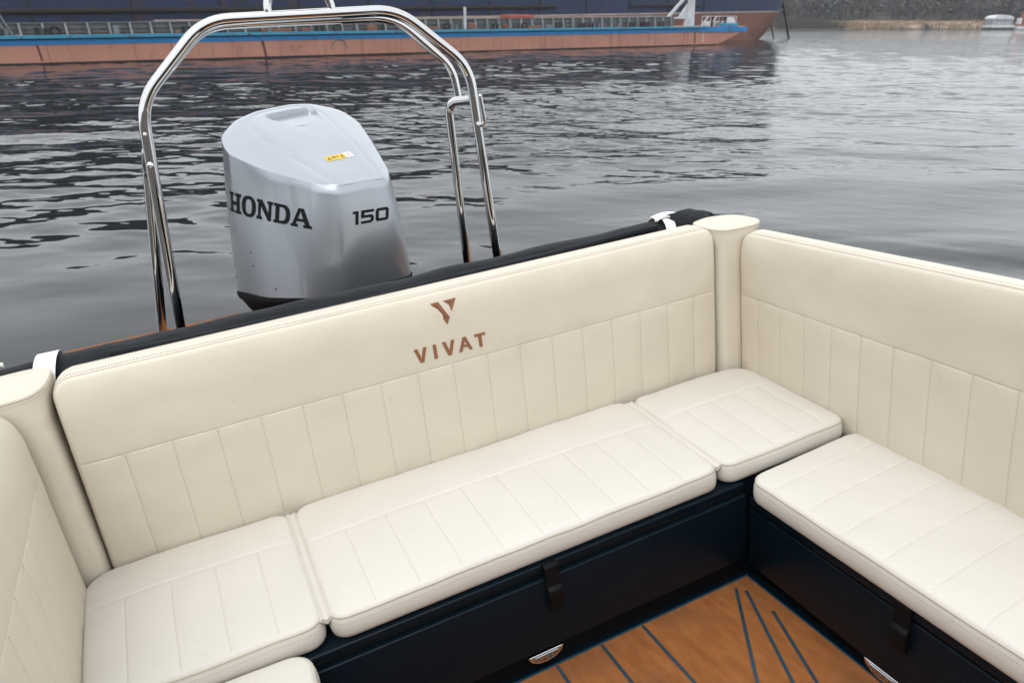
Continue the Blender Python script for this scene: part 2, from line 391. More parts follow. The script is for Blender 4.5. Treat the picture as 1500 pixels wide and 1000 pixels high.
# left
P = [(-1.862, 0.040, ZB), (-1.320, 0.026, ZB), (-1.341, 0.62, ZB), (-1.925, 0.62, ZB)]
us = [(0.105 + 0.116 * i, 0.012, 0.395) for i in range(4)]
cushion_thing('seat_cushion', 'square cream cushion at the left end of the stern bench, below the left corner post', P, zs, dict(rc=(0.04, 0.05, 0.05, 0.10), re=0.013, us=us, vs=[(0.395, 0.01, 0.55)], wr=0.0035, seed=4.1), group=G1)
# right
P = [(-0.070, 0.022, ZB), (0.452, 0.022, ZB), (0.515, 0.61, ZB), (-0.031, 0.61, ZB)]
us = [(0.105 + 0.111 * i, 0.012, 0.37) for i in range(4)]
cushion_thing('seat_cushion', 'square cream cushion at the right end of the stern bench, below the right corner post', P, zs, dict(rc=(0.05, 0.045, 0.11, 0.05), re=0.013, us=us, vs=[(0.37, 0.01, 0.52)], wr=0.0035, seed=7.7), group=G1)
# right side bench
ZR = 0.312
P = [(-0.014, -0.016, ZR), (-0.058, -1.60, ZR), (0.295, -1.60, ZR), (0.492, 0.006, ZR)]
us = [(0.098 + 0.1285 * i, 0.012, 0.47) for i in range(12)]
cushion_thing('seat_cushion', 'long cream cushion on the right side bench running towards the camera', [P[0], P[3], P[2], P[1]], 0.083,
              dict(rc=(0.05, 0.07, 0.05, 0.05), re=0.013, vs=[(u[0], 0.012, 0.47) for u in us], wr=0.0035, seed=9.2))
# left side bench
P = [(-1.90, -1.45, ZR), (-1.400, -1.45, ZR), (-1.366, 0.014, ZR), (-1.88, 0.034, ZR)]
cushion_thing('seat_cushion', 'cream cushion on the left side bench, only its rounded corner in the bottom left', P, 0.076,
              dict(rc=(0.05, 0.05, 0.06, 0.05), re=0.013, vs=[(1.45 - 0.10 - 0.1285 * i, 0.012, 0.49) for i in range(10)], wr=0.0035, seed=3.2))

# ---- backrests
BK = (leather, thread)
zb0, zb1 = 0.36, 1.018
P = [(-1.852, 0.775, zb0), (0.412, 0.775, zb0), (0.422, 0.775, zb1), (-1.838, 0.775, zb1)]
Wb = 2.262; x0b = -1.845
us = [(-1.721 + 0.1265 * i - x0b, 0.05, 0.762 - zb0 + 0.0) for i in range(17)]
t, s = cushion_thing('backrest_cushion', 'long cream leather stern backrest with a copper embroidered emblem', P, 0.145,
                     dict(rc=(0.02, 0.02, 0.05, 0.05), re=0.012, us=us, vs=[(0.765 - zb0, 0.006, Wb - 0.006)], crown=0.006, top_curve=0.016, soft=0.006, groove=0.0015, pillow=0.0012, bulge=0.006, wr=0.0035, seed=11.0),
                     mats=BK, n=(0, -1, 0), cat='backrest')
back = t
# second stitch line on the flat top of the backrest, just behind the bead
def row(p, q, k=60): return [V(p).lerp(V(q), i / k) for i in range(k + 1)]
bvh_b = BVHTree.FromPolygons(s['geo'].v, s['geo'].f)
def on(bvh, o, d, off=0.0006):
    h = bvh.ray_cast(V(o), V(d)); return (h[0] + h[1] * off if h[1].dot(V(d)) < 0 else h[0] - h[1] * off) if h[0] is not None else None
pts = [on(bvh_b, (x, 0.662, 1.3), (0, 0, -1)) for x in [(-1.79 + 2.15 * i / 70) for i in range(71)]]
pts = [p for p in pts if p]
t.part('top_stitching', dashes(pts, [V((0, 0, 1))] * len(pts)), thread_l, smooth=False)
# embroidery: emblem and letters raised from the leather face
def embroid(polys, th=0.0022):
    g = Geo()
    for poly in polys:
        q = []
        for (x, z) in poly:
            p = on(bvh_b, (x, 0.3, z), (0, 1, 0), 0.0); q.append(p + V((0, 0.0015, 0)))
        g.join(prism(q, (0, -0.0015 - th, 0), 0.0009, 2))
    return g
LET = {'V1': [[(-.8335, .850), (-.8205, .850), (-.8110, .8155), (-.8010, .850), (-.7885, .850), (-.8045, .799), (-.8175, .799)]],
       'I': [[(-.7675, .850), (-.7555, .850), (-.7555, .799), (-.7675, .799)]],
       'V2': [[(-.7345, .850), (-.7215, .850), (-.7120, .8155), (-.7020, .850), (-.6895, .850), (-.7055, .799), (-.7185, .799)]],
       'A': [[(-.6790, .799), (-.6600, .849), (-.6480, .849), (-.6540, .834), (-.6670, .799)], [(-.6655, .8215), (-.6425, .8215), (-.6455, .8125), (-.6675, .8125)], [(-.6480, .849), (-.6290, .799), (-.6410, .799), (-.6555, .838)]],
       'T': [[(-.6175, .848), (-.5780, .848), (-.5780, .8385), (-.5925, .8385), (-.5925, .799), (-.6045, .799), (-.6045, .8385), (-.6175, .8385)]]}
for k, polys in LET.items(): back.part('embroidered_letter', embroid(polys), copper, smooth=False)
em = back.part('embroidered_emblem', embroid([[(-.7480, .9865), (-.7200, .9865), (-.6915, .9300), (-.7045, .9060)], [(-.7035, .9865), (-.6580, .9870), (-.6815, .9470), (-.6870, .9710)]]), copper, smooth=False)
back.part('emblem_dark_thread', embroid([[(-.7360, .9790), (-.7275, .9770), (-.7030, .9330), (-.6950, .9330), (-.7050, .9270)], [(-.7035, .9855), (-.6700, .9820), (-.6590, .9862), (-.6860, .9725)]], 0.0029), copper_d, em, smooth=False)  # darker thread areas of the emblem

# right side backrest: stands on the hull side, narrows in towards the bow
xr = lambda y: 0.502 + 0.083 * (y - 0.58)
P = [(xr(0.592) + 0.10, 0.592, 0.33), (xr(-1.7) + 0.10, -1.7, 0.33), (xr(-1.7) + 0.10, -1.7, 1.0), (xr(0.592) + 0.10, 0.592, 0.985)]
nr = V((-1, 0.083, 0)).normalized()
y0 = 0.592
us = [(y0 - (0.478 - 0.1262 * i), 0.05, 0.742 - 0.33 - 0.0) for i in range(17)]
t, s = cushion_thing('backrest_cushion', 'cream leather backrest along the right side with stitched channels in its lower half', P, 0.10,
                     dict(rc=(0.02, 0.02, 0.05, 0.05), re=0.012, us=us, vs=[(0.742 - 0.33, 0.006, 2.28)], crown=0.006, top_curve=0.014, soft=0.006, groove=0.0015, pillow=0.0012, bulge=0.006, wr=0.0035, seed=21.0), mats=BK, n=nr, cat='backrest')
bvh_r = BVHTree.FromPolygons(s['geo'].v, s['geo'].f)
pts = [on(bvh_r, (xr(y) + 0.030, y, 1.3), (0, 0, -1)) for y in [0.54 - 2.1 * i / 70 for i in range(71)]]; pts = [p for p in pts if p]
t.part('top_stitching', dashes(pts, [V((0, 0, 1))] * len(pts)), thread_l, smooth=False)
# left side backrest
xl = lambda y: -1.912 - 0.088 * (y - 0.56)
P = [(xl(-1.5) - 0.12, -1.5, 0.36), (xl(0.575) - 0.12, 0.575, 0.36), (xl(0.575) - 0.12, 0.575, 1.0), (xl(-1.5) - 0.12, -1.5, 1.0)]
us = [(2.07 - (0.09 + 0.1262 * i), 0.04, 0.795 - 0.36) for i in range(14)]
t, s = cushion_thing('backrest_cushion', 'cream leather backrest along the left side, seen edge on at the left border', P, 0.12,
                     dict(rc=(0.02, 0.02, 0.06, 0.05), re=0.012, us=us, vs=[(0.797 - 0.36, 0.006, 2.07)], crown=0.008, top_curve=0.03, soft=0.008, groove=0.0015, pillow=0.0012, bulge=0.006, wr=0.0035, seed=31.0), mats=BK, n=(1, 0.088, 0), cat='backrest')
bvh_l = BVHTree.FromPolygons(s['geo'].v, s['geo'].f)
pts = [on(bvh_l, (xl(y) - 0.045, y, 1.3), (0, 0, -1)) for y in [0.52 - 1.9 * i / 60 for i in range(61)]]; pts = [p for p in pts if p]
t.part('top_stitching', dashes(pts, [V((0, 0, 1))] * len(pts)), thread, smooth=False)

def closed_curve(ctrl, m=120, rad=0.3):
    # resample a closed polyline with filleted corners
    n = len(ctrl); pts = []
    for i in range(n):
        a, b, c = V(ctrl[i - 1]), V(ctrl[i]), V(ctrl[(i + 1) % n]); p, q = b.lerp(a, rad), b.lerp(c, rad)
        for k in range(9):
            t = k / 8; pts.append(p * (1 - t) ** 2 + b * 2 * t * (1 - t) + q * t * t)
    L = [0]
    for i in range(len(pts)): L.append(L[-1] + (pts[(i + 1) % len(pts)] - pts[i]).length)
    out = []
    for k in range(m):
        s_ = L[-1] * k / m; i = 0
        while L[i + 1] < s_: i += 1
        f = (s_ - L[i]) / max(1e-9, L[i + 1] - L[i]); out.append(pts[i].lerp(pts[(i + 1) % len(pts)], f))
    return out
# ---- padded corner fillers between the backrests: narrow at the front, widening behind them
def corner_post(label, poly, cap, zf, zb=0.37, m=96):
    cx, cy = sum(p[0] for p in poly) / len(poly), sum(p[1] for p in poly) / len(poly)
    t = Thing('corner_post', label, 'corner post', (cx, cy, zb), group='padded corner posts at both ends of the stern backrest')
    base = closed_curve([(a, b, 0) for a, b in poly], m, 0.36); top = closed_curve([(a, b, 0) for a, b in cap], m, 0.36)
    # start both loops at the point nearest the front so that they correspond
    def roll_(l):
        k = min(range(m), key=lambda q: l[q].y + abs(l[q].x - cx) * 0.6); return l[k:] + l[:k]
    base, top = roll_(base), roll_(top)
    c = V((cx, cy, 0)); L = []
    def ring(e, z, k=1.0, dome=0.0):
        o = []
        for a, b in zip(base, top):
            p = a.lerp(b, e); p = c + (p - c) * k; o.append(V((p.x, p.y, z + 0.10 * (p.y - (cy - 0.08)) * e + dome)))
        return o
    for i in range(24):
        f = i / 23; z = zb + (zf - 0.085 - zb) * f; L.append([p + V((0.0016 * noise.noise(V((p.x * 9, z * 7, 1))), 0.0022 * noise.noise(V((p.x * 9, z * 9, 4))), 0)) for p in ring(0, z)])
    for i in range(1, 12):
        f = i / 11; L.append(ring(f * f * (3 - 2 * f), zf - 0.085 + 0.075 * f))
    L.append(ring(1, zf - 0.003, 1.002)); L.append(ring(1, zf, 0.995))
    t.part('padded_column', loft(L), leather, angle=60)
    T2 = [ring(1, zf + 0.001, 0.99), ring(1, zf + 0.0055, 0.985)]
    for f in (0.04, 0.10, 0.20, 0.35, 0.55, 0.75, 0.92): T2.append(ring(1, zf + 0.0055, 0.985 * (1 - f), 0.014 * (1 - (1 - min(1, f * 1.1)) ** 2.4)))
    t.part('top_cap', loft(T2), leather, angle=60)
    t.part('piping', tube(ring(1, zf + 0.001, 0.999), 0.0021, 6, closed=True), piping_m)
    r = ring(1, zf - 0.009, 1.004); ns = [(p - V((cx, cy, p.z))).normalized() for p in r]
    t.part('stitching', dashes(r + [r[0]], ns + [ns[0]], h=0.0012), thread_l, smooth=False)
corner_post('narrow cream padded post in the right corner between two backrests', [(0.426, 0.617), (0.512, 0.598), (0.600, 0.615), (0.615, 0.775), (0.428, 0.775)],
            [(0.412, 0.650), (0.455, 0.602), (0.600, 0.597), (0.650, 0.640), (0.630, 0.750), (0.520, 0.800), (0.405, 0.770)], 0.998)
corner_post('wide cream padded post in the left corner beside the stern backrest', [(-1.858, 0.618), (-1.915, 0.598), (-2.030, 0.630), (-2.040, 0.785), (-1.858, 0.785)],
            [(-1.848, 0.660), (-1.880, 0.606), (-1.980, 0.592), (-2.060, 0.640), (-2.050, 0.800), (-1.900, 0.815), (-1.846, 0.780)], 1.000)

# ------------------------------------------------------------------ the boat: hull, seat boxes, floor
boat = Thing('motorboat', 'navy and cream open motorboat with stern seating and a brown planked floor', 'boat', (-0.72, -0.5, -0.35))
xl2 = lambda y: -2.14 + 0.09 * max(0, y - 0.8); xr2 = lambda y: 0.72 - 0.09 * max(0, y - 0.8)
def hull_ring(y, zk, zg, inset=0.0):
    a, b = xl2(y) + inset, xr2(y) - inset; m = (a + b) / 2
    return [V((a, y, zg)), V((a + 0.03, y, 0.25)), V((a + 0.16, y, -0.02)), V((m, y, zk)), V((b - 0.16, y, -0.02)), V((b - 0.03, y, 0.25)), V((b, y, zg))]
zg = 0.90
rings_o = [hull_ring(y, -0.32, z_) for y, z_ in ((1.78, 0.785), (1.2, 0.785), (0.86, 0.785), (0.80, zg), (0.2, zg), (-0.8, zg), (-1.8, zg), (-2.6, zg))]
bow = [V((-0.72, -4.6, z)) for z in (zg + 0.15, 0.5, 0.2, 0.0, 0.2, 0.5, zg + 0.15)]
mid = [p.lerp(q, 0.45) for p, q in zip(hull_ring(-3.4, -0.25, zg + 0.08), bow)]
g = Geo(); rr = rings_o + [mid, bow]
g.add([p for r in rr for p in r], [(i * 7 + k, i * 7 + k + 1, (i + 1) * 7 + k + 1, (i + 1) * 7 + k) for i in range(len(rr) - 1) for k in range(6)])
hull = boat.part('hull', g, navy, angle=30)
# transom with the engine well cut out of its top
tr = [rings_o[0][0], V((-1.28, 1.78, 0.785)), V((-1.28, 1.78, 0.55)), V((-0.28, 1.78, 0.55)), V((-0.28, 1.78, 0.785)), rings_o[0][6], rings_o[0][5], rings_o[0][4], rings_o[0][3], rings_o[0][2], rings_o[0][1]]
boat.part('transom', prism(tr, (0, -0.05, 0)), navy, smooth=False)
# gunwales and backs behind the upholstery
g = Geo()
g.join(box(-2.10, 0.66, 0.79, 0.84, 0.0, 0.90, 0.006)); boat.part('bulkhead', g, navy)
for a in (1, -1):
    q = []
    fx = xr2 if a > 0 else xl2
    inx = (lambda y: xr(y) + 0.115) if a > 0 else (lambda y: xl(y) - 0.135)
    poly = [(fx(0.80), 0.80, 0.865), (fx(-2.6), -2.6, 0.865), (inx(-2.6), -2.6, 0.865), (inx(0.80), 0.80, 0.865)]
    boat.part('gunwale', prism(poly, (0, 0, 0.04), 0.01), navy)
    poly = [(inx(0.78), 0.78, 0.0), (inx(-2.6), -2.6, 0.0), (inx(-2.6) + 0.02 * a, -2.6, 0.0), (inx(0.78) + 0.02 * a, 0.78, 0.0)]
    boat.part('side_liner', prism(poly, (0, 0, 0.862)), navy, smooth=False)
# stern platforms left and right of the engine
def platform(x0, x1, y0, y1, z):
    p = boat.part('stern_platform', box(x0, x1, y0, y1, z - 0.10, z, 0.003), navy)
    pad = box(x0 + 0.02, x1 - 0.02, y0 + 0.02, y1 - 0.004, z + 0.0015, z + 0.007, 0.001); boat.part('platform_planking', pad, teak, p)
    g = Geo(); x = x0 + 0.10
    while x < x1 - 0.05:
        g.join(box(x - 0.005, x + 0.005, y0 + 0.022, y1 - 0.018, z + 0.0072, z + 0.0082)); x += 0.15
    boat.part('planking_seams', g, seam_m, p, smooth=False)
platform(-2.035, -1.30, 0.85, 1.790, 0.812)
platform(-0.26, 0.58, 0.85, 1.66, 0.798)
g = box(-1.30, -0.26, 0.85, 1.40, 0.42, 0.60, 0.01); boat.part('engine_well', g, navy)
g = box(-1.30, -0.26, 1.36, 1.42, 0.30, 0.80, 0.01); boat.part('well_wall', g, navy)

# cockpit floor
boat.part('floor_base', box(-1.98, 0.58, -3.0, 0.80, -0.03, -0.006), navy, smooth=False)
def rot2(p, a): return p
xf0, xf1 = -1.46, -0.006
floor = boat.part('floor_planking', box(xf0, xf1, -2.9, 0.0, -0.006, 0.0), teak, smooth=False)
def strip(p, q, w, z0=0.0, z1=0.0012):
    p, q = V((*p, z0)), V((*q, z0)); d = (q - p).normalized(); s = V((-d.y, d.x, 0)) * w / 2
    return prism([p - s, q - s, q + s, p + s], (0, 0, z1 - z0))
g = Geo(); g2 = Geo()
lines = []
for i, x in enumerate((-1.179, -1.028, -0.878, -0.727, -0.573, -0.4245)): lines.append(((x, -0.004), (x, -2.88)))
lines += [((-0.079, -0.032), (-0.3445, -0.442)), ((-0.0575, -0.056), (-0.258, -0.528)), ((-0.053, -0.168), (-0.192, -0.548)), ((-0.258, -0.528), (-0.258, -2.88)), ((-0.13, -0.62), (-0.13, -2.88))]
for a, b in lines:
    g.join(strip(a, b, 0.0075, 0.0004, 0.0016)); g2.join(strip(a, b, 0.0125, 0.0, 0.0007))
g.join(strip((xf0, 0.0035), (0.0, 0.0035), 0.007, -0.004, 0.0014)); g.join(strip((-0.0035, 0.0), (-0.0035, -2.9), 0.006, -0.004, 0.0012))
for e in ((-0.079, -0.032), (-0.0575, -0.056), (-0.053, -0.168)):
    g2.join(tube([(e[0], e[1], 0.0), (e[0], e[1], 0.0007)], 0.0066, 14)); g.join(tube([(e[0], e[1], 0.0004), (e[0], e[1], 0.0016)], 0.0039, 12))
boat.part('routed_groove', g2, seam_edge, floor, smooth=False)
boat.part('planking_seams', g, seam_m, floor, smooth=False)

# seat boxes: panel, lid, gasket, kick strip
def seat_box_x(x0, x1, yf, ztop, zlid0, zlid1, ydeep, lidy):
    b = boat.part('seat_box', box(x0, x1, yf, yf + 0.025, 0.074, ztop, 0.005, 3), navy)
    boat.part('kick_panel', box(x0, x1, yf + 0.032, yf + 0.045, -0.006, 0.10), blackp, b, smooth=False)
    boat.part('gasket', box(x0, x1, yf + 0.026, yf + 0.045, ztop - 0.03, zlid0 + 0.004), gasket_m, b, smooth=False)
    l = boat.part('seat_lid', box(x0 + 0.004, x1, lidy, ydeep, zlid0, zlid1, 0.006, 3), navy, b)
    return b
sb = seat_box_x(-1.96, -0.002, 0.0, 0.3135, 0.328, 0.354, 0.77, 0.010)
boat.part('bench_back', box(-0.002, 0.58, 0.03, 0.77, 0.0, 0.352), navy, smooth=False)
# right seat box: face x=0, drifting in towards the bow
def sk(y): return 0.026 * y
def yprism(x0, x1, y0, y1, z0, z1, bev):
    g = box(x0, x1, y0, y1, z0, z1, bev, 3)
    for p in g.v: p.x += sk(p.y)
    return g
rb = boat.part('seat_box', yprism(0.0, 0.03, -1.75, -0.001, 0.050, 0.268, 0.005), navy)
boat.part('kick_panel', yprism(0.032, 0.045, -1.75, -0.001, -0.006, 0.10, 0), blackp, rb, smooth=False)
boat.part('gasket', yprism(0.031, 0.05, -1.75, -0.001, 0.24, 0.280, 0), gasket_m, rb, smooth=False)
boat.part('seat_lid', yprism(-0.002, 0.55, -1.75, -0.006, 0.275, 0.310, 0.008), navy, rb)
boat.part('box_front_end', yprism(0.0, 0.55, -1.78, -1.752, -0.004, 0.27, 0.0), navy, rb, smooth=False)
# left seat box
def ysk(x0, x1, y0, y1, z0, z1, bev):
    g = box(x0, x1, y0, y1, z0, z1, bev, 3)
    for p in g.v: p.x -= sk(p.y)
    return g
lb = boat.part('seat_box', ysk(-1.47, -1.44, -1.55, -0.001, 0.038, 0.268, 0.005), navy)
boat.part('seat_lid', ysk(-2.0, -1.438, -1.55, -0.006, 0.275, 0.310, 0.008), navy, lb)
boat.part('box_front_end', ysk(-2.0, -1.44, -1.58, -1.552, -0.004, 0.27, 0.0), navy, lb, smooth=False)
# rubber lid latches
def latch_profile(): # (out, z) of the strap side view
    return [(0.012, 0.358), (-0.006, 0.360), (-0.012, 0.352), (-0.013, 0.292), (-0.024, 0.284), (-0.027, 0.272), (-0.024, 0.232), (-0.014, 0.214), (-0.007, 0.216), (-0.007, 0.280), (0.0, 0.290), (0.0, 0.345), (0.012, 0.348)]
pr = [V((-0.730, y, z)) for y, z in latch_profile()]
boat.part('latch', prism(pr, (0.043, 0, 0), 0.002), black_rub, sb)
pr = [V((x + sk(-0.54), -0.542, z - 0.046)) for x, z in latch_profile()]
boat.part('latch', prism(pr, (0, -0.043, 0), 0.002), black_rub, rb)
# courtesy lights under the panels
def courtesy(cx, n_, parent, axis):
    def tr(g):
        for p in g.v:
            a, o, z = p
            if axis == 'x': p.x, p.y, p.z = cx + a, -o + 0.006, z
            else: p.x, p.y, p.z = -o + 0.006 + sk(cx), cx - a, z
        return g
    def d_ring(w, h, o, z0, m=24):   # D shaped: flat top, curved bottom
        return [V((w * math.cos(math.pi + math.pi * k / (m - 1)), o, z0 + h * math.sin(math.pi + math.pi * k / (m - 1)))) for k in range(m)]
    zc = 0.062 if axis == 'x' else 0.046
    body = loft([d_ring(0.060, 0.040, -0.028, zc), d_ring(0.060, 0.040, -0.006, zc), d_ring(0.056, 0.036, 0.001, zc - .001), d_ring(0.048, 0.029, 0.002, zc - .002)])
    f = boat.part('courtesy_light', tr(body), chrome, parent)
    lens = loft([d_ring(0.045, 0.026, 0.0015, zc - .003), d_ring(0.043, 0.024, 0.004, zc - .004), d_ring(0.030, 0.014, 0.006, zc - .006)])
    boat.part('lens', tr(lens), lens_m, f)
    for k in range(5):
        a = -0.036 + 0.018 * k; zz = zc - 0.017 + 0.35 * a * a * 10
        boat.part('light_cell', tr(box(a - 0.005, a + 0.005, 0.004, 0.0078, zz - 0.005, zz + 0.004, 0.001)), copper_d, f)
courtesy(-0.752, 0, sb, 'x'); courtesy(-0.510, 0, rb, 'y')

# ------------------------------------------------------------------ steel arch
arch = Thing('stern_arch', 'polished stainless steel tube arch standing over the outboard motor', 'arch', (-0.9, 1.2, 0.80))
a0 = [(-1.545, 1.2, 0.80), (-1.470, 1.2, 1.48), (-1.4425, 1.2, 1.718), (-1.192, 1.2, 1.944), (-0.529, 1.2, 1.930), (-0.280, 1.2, 1.712), (-0.279, 1.2, 1.52), (-0.2650, 1.2, 0.80)]
arch.part('front_hoop', tube(fillet(a0, [0, 0.1, 0.085, 0.085, 0.085, 0.085, 0.10, 0]), 0.0190, 24), steel)
a1 = [(-1.476, 1.335, 1.50), (-1.447, 1.335, 1.722), (-1.186, 1.335, 1.946), (-0.505, 1.335, 1.922), (-0.300, 1.335, 1.720), (-0.292, 1.335, 1.60)]
arch.part('rear_hoop', tube(fillet(a1, 0.085), 0.0155, 20), steel)
arch.part('rear_leg', tube(fillet([(-1.625, 1.36, 0.80), (-1.484, 1.33, 1.53), (-1.466, 1.215, 1.565)], 0.06), 0.0175, 20), steel)
arch.part('rear_leg', tube(fillet([(-0.355, 1.36, 0.80), (-0.338, 1.34, 1.595), (-0.275, 1.215, 1.594)], 0.055), 0.0175, 20), steel)
# ski loop on top
lp = [(-0.980 , 1.2, 1.945)] + [(-0.873 - 0.108 * math.cos(math.pi * k / 24), 1.2, 1.945 + 0.004 + 0.108 * math.sin(math.pi * k / 24)) for k in range(25)] + [(-0.765, 1.2, 1.94)]
arch.part('top_loop', tube(lp, 0.0145, 18), steel)
arch.part('side_hook', tube(fillet([(-0.284, 1.182, 1.500), (-0.276, 1.160, 1.492), (-0.264, 1.152, 1.505), (-0.270, 1.152, 1.598)], 0.03), 0.0080, 12), steel)
arch.part('side_hook_tip', ball((-0.270, 1.152, 1.600), 0.0084, 8), steel)
arch.part('bolt', ball((-1.468, 1.182, 1.520), 0.010, 10, (1, 0.8, 1.2)), chrome)
arch.part('cap', ball((-1.457, 1.182, 1.619), 0.0062, 8), whitel)
for (x, y) in ((-1.545, 1.2), (-0.265, 1.2), (-1.625, 1.36), (-0.355, 1.36)):
    arch.part('base_flange', tube([(x, y, 0.80), (x, y, 0.824 if x < -1 else 0.812)], 0.042, 24), chrome)

# ------------------------------------------------------------------ rolled canvas on the stern with its straps
def lumpy_tube(path, r, seg, amp, freq, seed, sq=1.0):
    g = tube(path, r, seg)
    c = V((0, 0, 0))
    for p in g.v:
        q = V((p.x * freq * 0.45, p.y * freq, p.z * freq)) + V((seed, 0, 0)); k = noise.noise(q) * amp + noise.noise(q * 2.3) * amp * 0.5
        p.z += k; p.y += k * 0.5
    return g
roll = Thing('rolled_canvas', 'dark grey rolled canvas cover lying along the back of the stern backrest', 'canvas roll', (-0.7, 0.86, 0.9))
path = [(-2.45 + 2.78 * i / 110, 0.872, 0.951 + 0.010 * i / 110) for i in range(111)]
roll.part('roll', lumpy_tube(path, 0.075, 40, 0.009, 7, 2.0), canvas, angle=80)
# crumpled free end to the right
pe = []; re_ = []
for i in range(61):
    f = i / 60; pe.append((0.315 + 0.285 * f, 0.872 - 0.03 * f, 0.972 + 0.012 * math.sin(f * 3.1) - 0.012 * f)); re_.append(0.066 + 0.016 * math.sin(f * 2.6) - 0.022 * f * f)
g = lumpy_tube(pe, re_, 48, 0.020, 14, 5.0); roll.part('gathered_end', g, canvas, angle=80)
g = Geo()
for k, (x, r_) in enumerate(((0.545, 0.066), (0.560, 0.063))):
    g.join(tube([(x, 0.845 + math.cos(a) * r_ * 0.9, 0.965 + math.sin(a) * r_) for a in [2 * math.pi * i / 30 for i in range(30)]], 0.006, 8, closed=True))
roll.part('drawstring', g, black_rub)
# fold line along the roll
g = lumpy_tube([(-1.7 + 1.98 * i / 90, 0.815, 1.012 - 0.012 * math.sin(i * 0.05)) for i in range(91)], 0.012, 10, 0.006, 5, 2.0); roll.part('fold', g, canvas, angle=80)
def strap(label, x, w, skew=0.0, r=0.088, tail=None):
    t = Thing('tie_strap', label, 'strap', (x, 0.872, 0.88), group='white straps round the rolled canvas')
    m = 40; rg = []
    for k in range(m):
        a = 2 * math.pi * k / m; c, s_ = math.cos(a), math.sin(a); e = r + 0.002 * math.sin(a * 3)
        p = V((x + skew * s_ * 0.03, 0.872 + e * c, 0.960 + e * s_)); q = V((0, c, s_)) * 0.0016
        rg.append([p - V((w / 2, 0, 0)), p + V((w / 2, 0, 0)), p + V((w / 2, 0, 0)) + q, p - V((w / 2, 0, 0)) + q])
    rg.append(rg[0]); t.part('band', loft(rg, False, False), white_web, angle=60)
    if tail:
        rows = [[V(p) + V(o) for o in tail[1]] for p in tail[0]]
        t.part('tail', loft(rows), white_web, angle=60)
    return t
tl = strap('white webbing strap tied round the dark canvas near the right corner post', 0.318, 0.046, 1.0, 0.089,
      None)
rows = []
for i in range(13):
    f = i / 12; x = 0.300 + 0.115 * f; a0_, a1_ = R(118 - 22 * f), R(72 + 14 * f); r_ = 0.0905 + 0.010 * math.sin(f * 3.0)
    rows.append([V((x + 0.01 * math.sin(a * 2), 0.872 + math.cos(a) * rr_, 0.960 + math.sin(a) * rr_)) for rr_, aa in ((r_, 1), (r_ + 0.0018, -1)) for a in [(a0_ + (a1_ - a0_) * q / 6) if aa > 0 else (a1_ + (a0_ - a1_) * q / 6) for q in range(7)]])
tl.part('tail', loft(rows), white_web, angle=50)
tl.part('cord', tube([(0.285, 0.835, 1.043), (0.30, 0.828, 1.050), (0.318, 0.826, 1.0535), (0.335, 0.83, 1.055), (0.350, 0.822, 1.052)], 0.0028, 8), rope_m)
tl = strap('broad white webbing strap round the dark canvas beside the left corner post', -1.885, 0.058, 0.6, 0.086)
# twisted white rope end by the left strap
pts = [(-2.30 + 0.325 * i / 40, 0.850 - 0.0 * i, 1.052 + 0.006 * math.sin(i * 0.12)) for i in range(41)]
g = Geo()
for ph in (0, 2.09, 4.19): g.join(tube([V(p) + V((0, math.cos(i * 0.9 + ph) * 0.0045, math.sin(i * 0.8 + ph) * 0.0032)) for i, p in enumerate(pts)], 0.0038, 8))
single('mooring_rope', g, rope_m, 'twisted white rope lying on the canvas roll at the far left edge', 'rope', (-2.15, 0.86, 1.04))

# ------------------------------------------------------------------ outboard motor
EP = V((-0.914, 1.541, 0.983)); yaw, pit, rol = 0.371, 0.196, 0.043
EM = Matrix.Translation(EP) @ Matrix.Rotation(yaw, 4, 'Z') @ Matrix.Rotation(pit, 4, 'X') @ Matrix.Rotation(rol, 4, 'Y') @ Matrix(((0, 1, 0, 0), (-1, 0, 0, 0), (0, 0, 1, 0), (0, 0, 0, 1)))
motor = Thing('outboard_motor', 'large silver outboard motor tilted on the stern under the steel arch', 'outboard motor', EP)
EMI = EM
def e(l, w, h): return EM @ V((l, w, h))
def eg(g):
    o = Geo(); o.v = [EM @ p for p in g.v]; o.f = g.f; return o
def sym(h): # list of (l, w, z) on the w>=0 side from front to rear -> closed loop starting at the front
    return [V(p) for p in h] + [V((p[0], -p[1], p[2])) for p in reversed(h) if p[1] > 1e-6]
rim = [(0.279, 0.0, 0.426), (0.273, 0.113, 0.423), (0.20, 0.172, 0.435), (0.0, 0.242, 0.470), (-0.22, 0.308, 0.520), (-0.335, 0.285, 0.560), (-0.41, 0.190, 0.594), (-0.448, 0.09, 0.604), (-0.452, 0.0, 0.605)]
bot = [(0.345, 0.0, 0.028), (0.340, 0.155, 0.026), (0.235, 0.250, 0.0), (0.0, 0.300, -0.060), (-0.20, 0.292, -0.105), (-0.33, 0.275, -0.140), (-0.42, 0.190, -0.163), (-0.455, 0.09, -0.172), (-0.46, 0.0, -0.173)]
ridge = [(0.268, 0.0, 0.431), (0.264, 0.098, 0.429), (0.17, 0.118, 0.456), (0.0, 0.142, 0.500), (-0.20, 0.165, 0.550), (-0.31, 0.165, 0.580), (-0.375, 0.14, 0.600), (-0.405, 0.08, 0.608), (-0.41, 0.0, 0.609)]
MR = 144
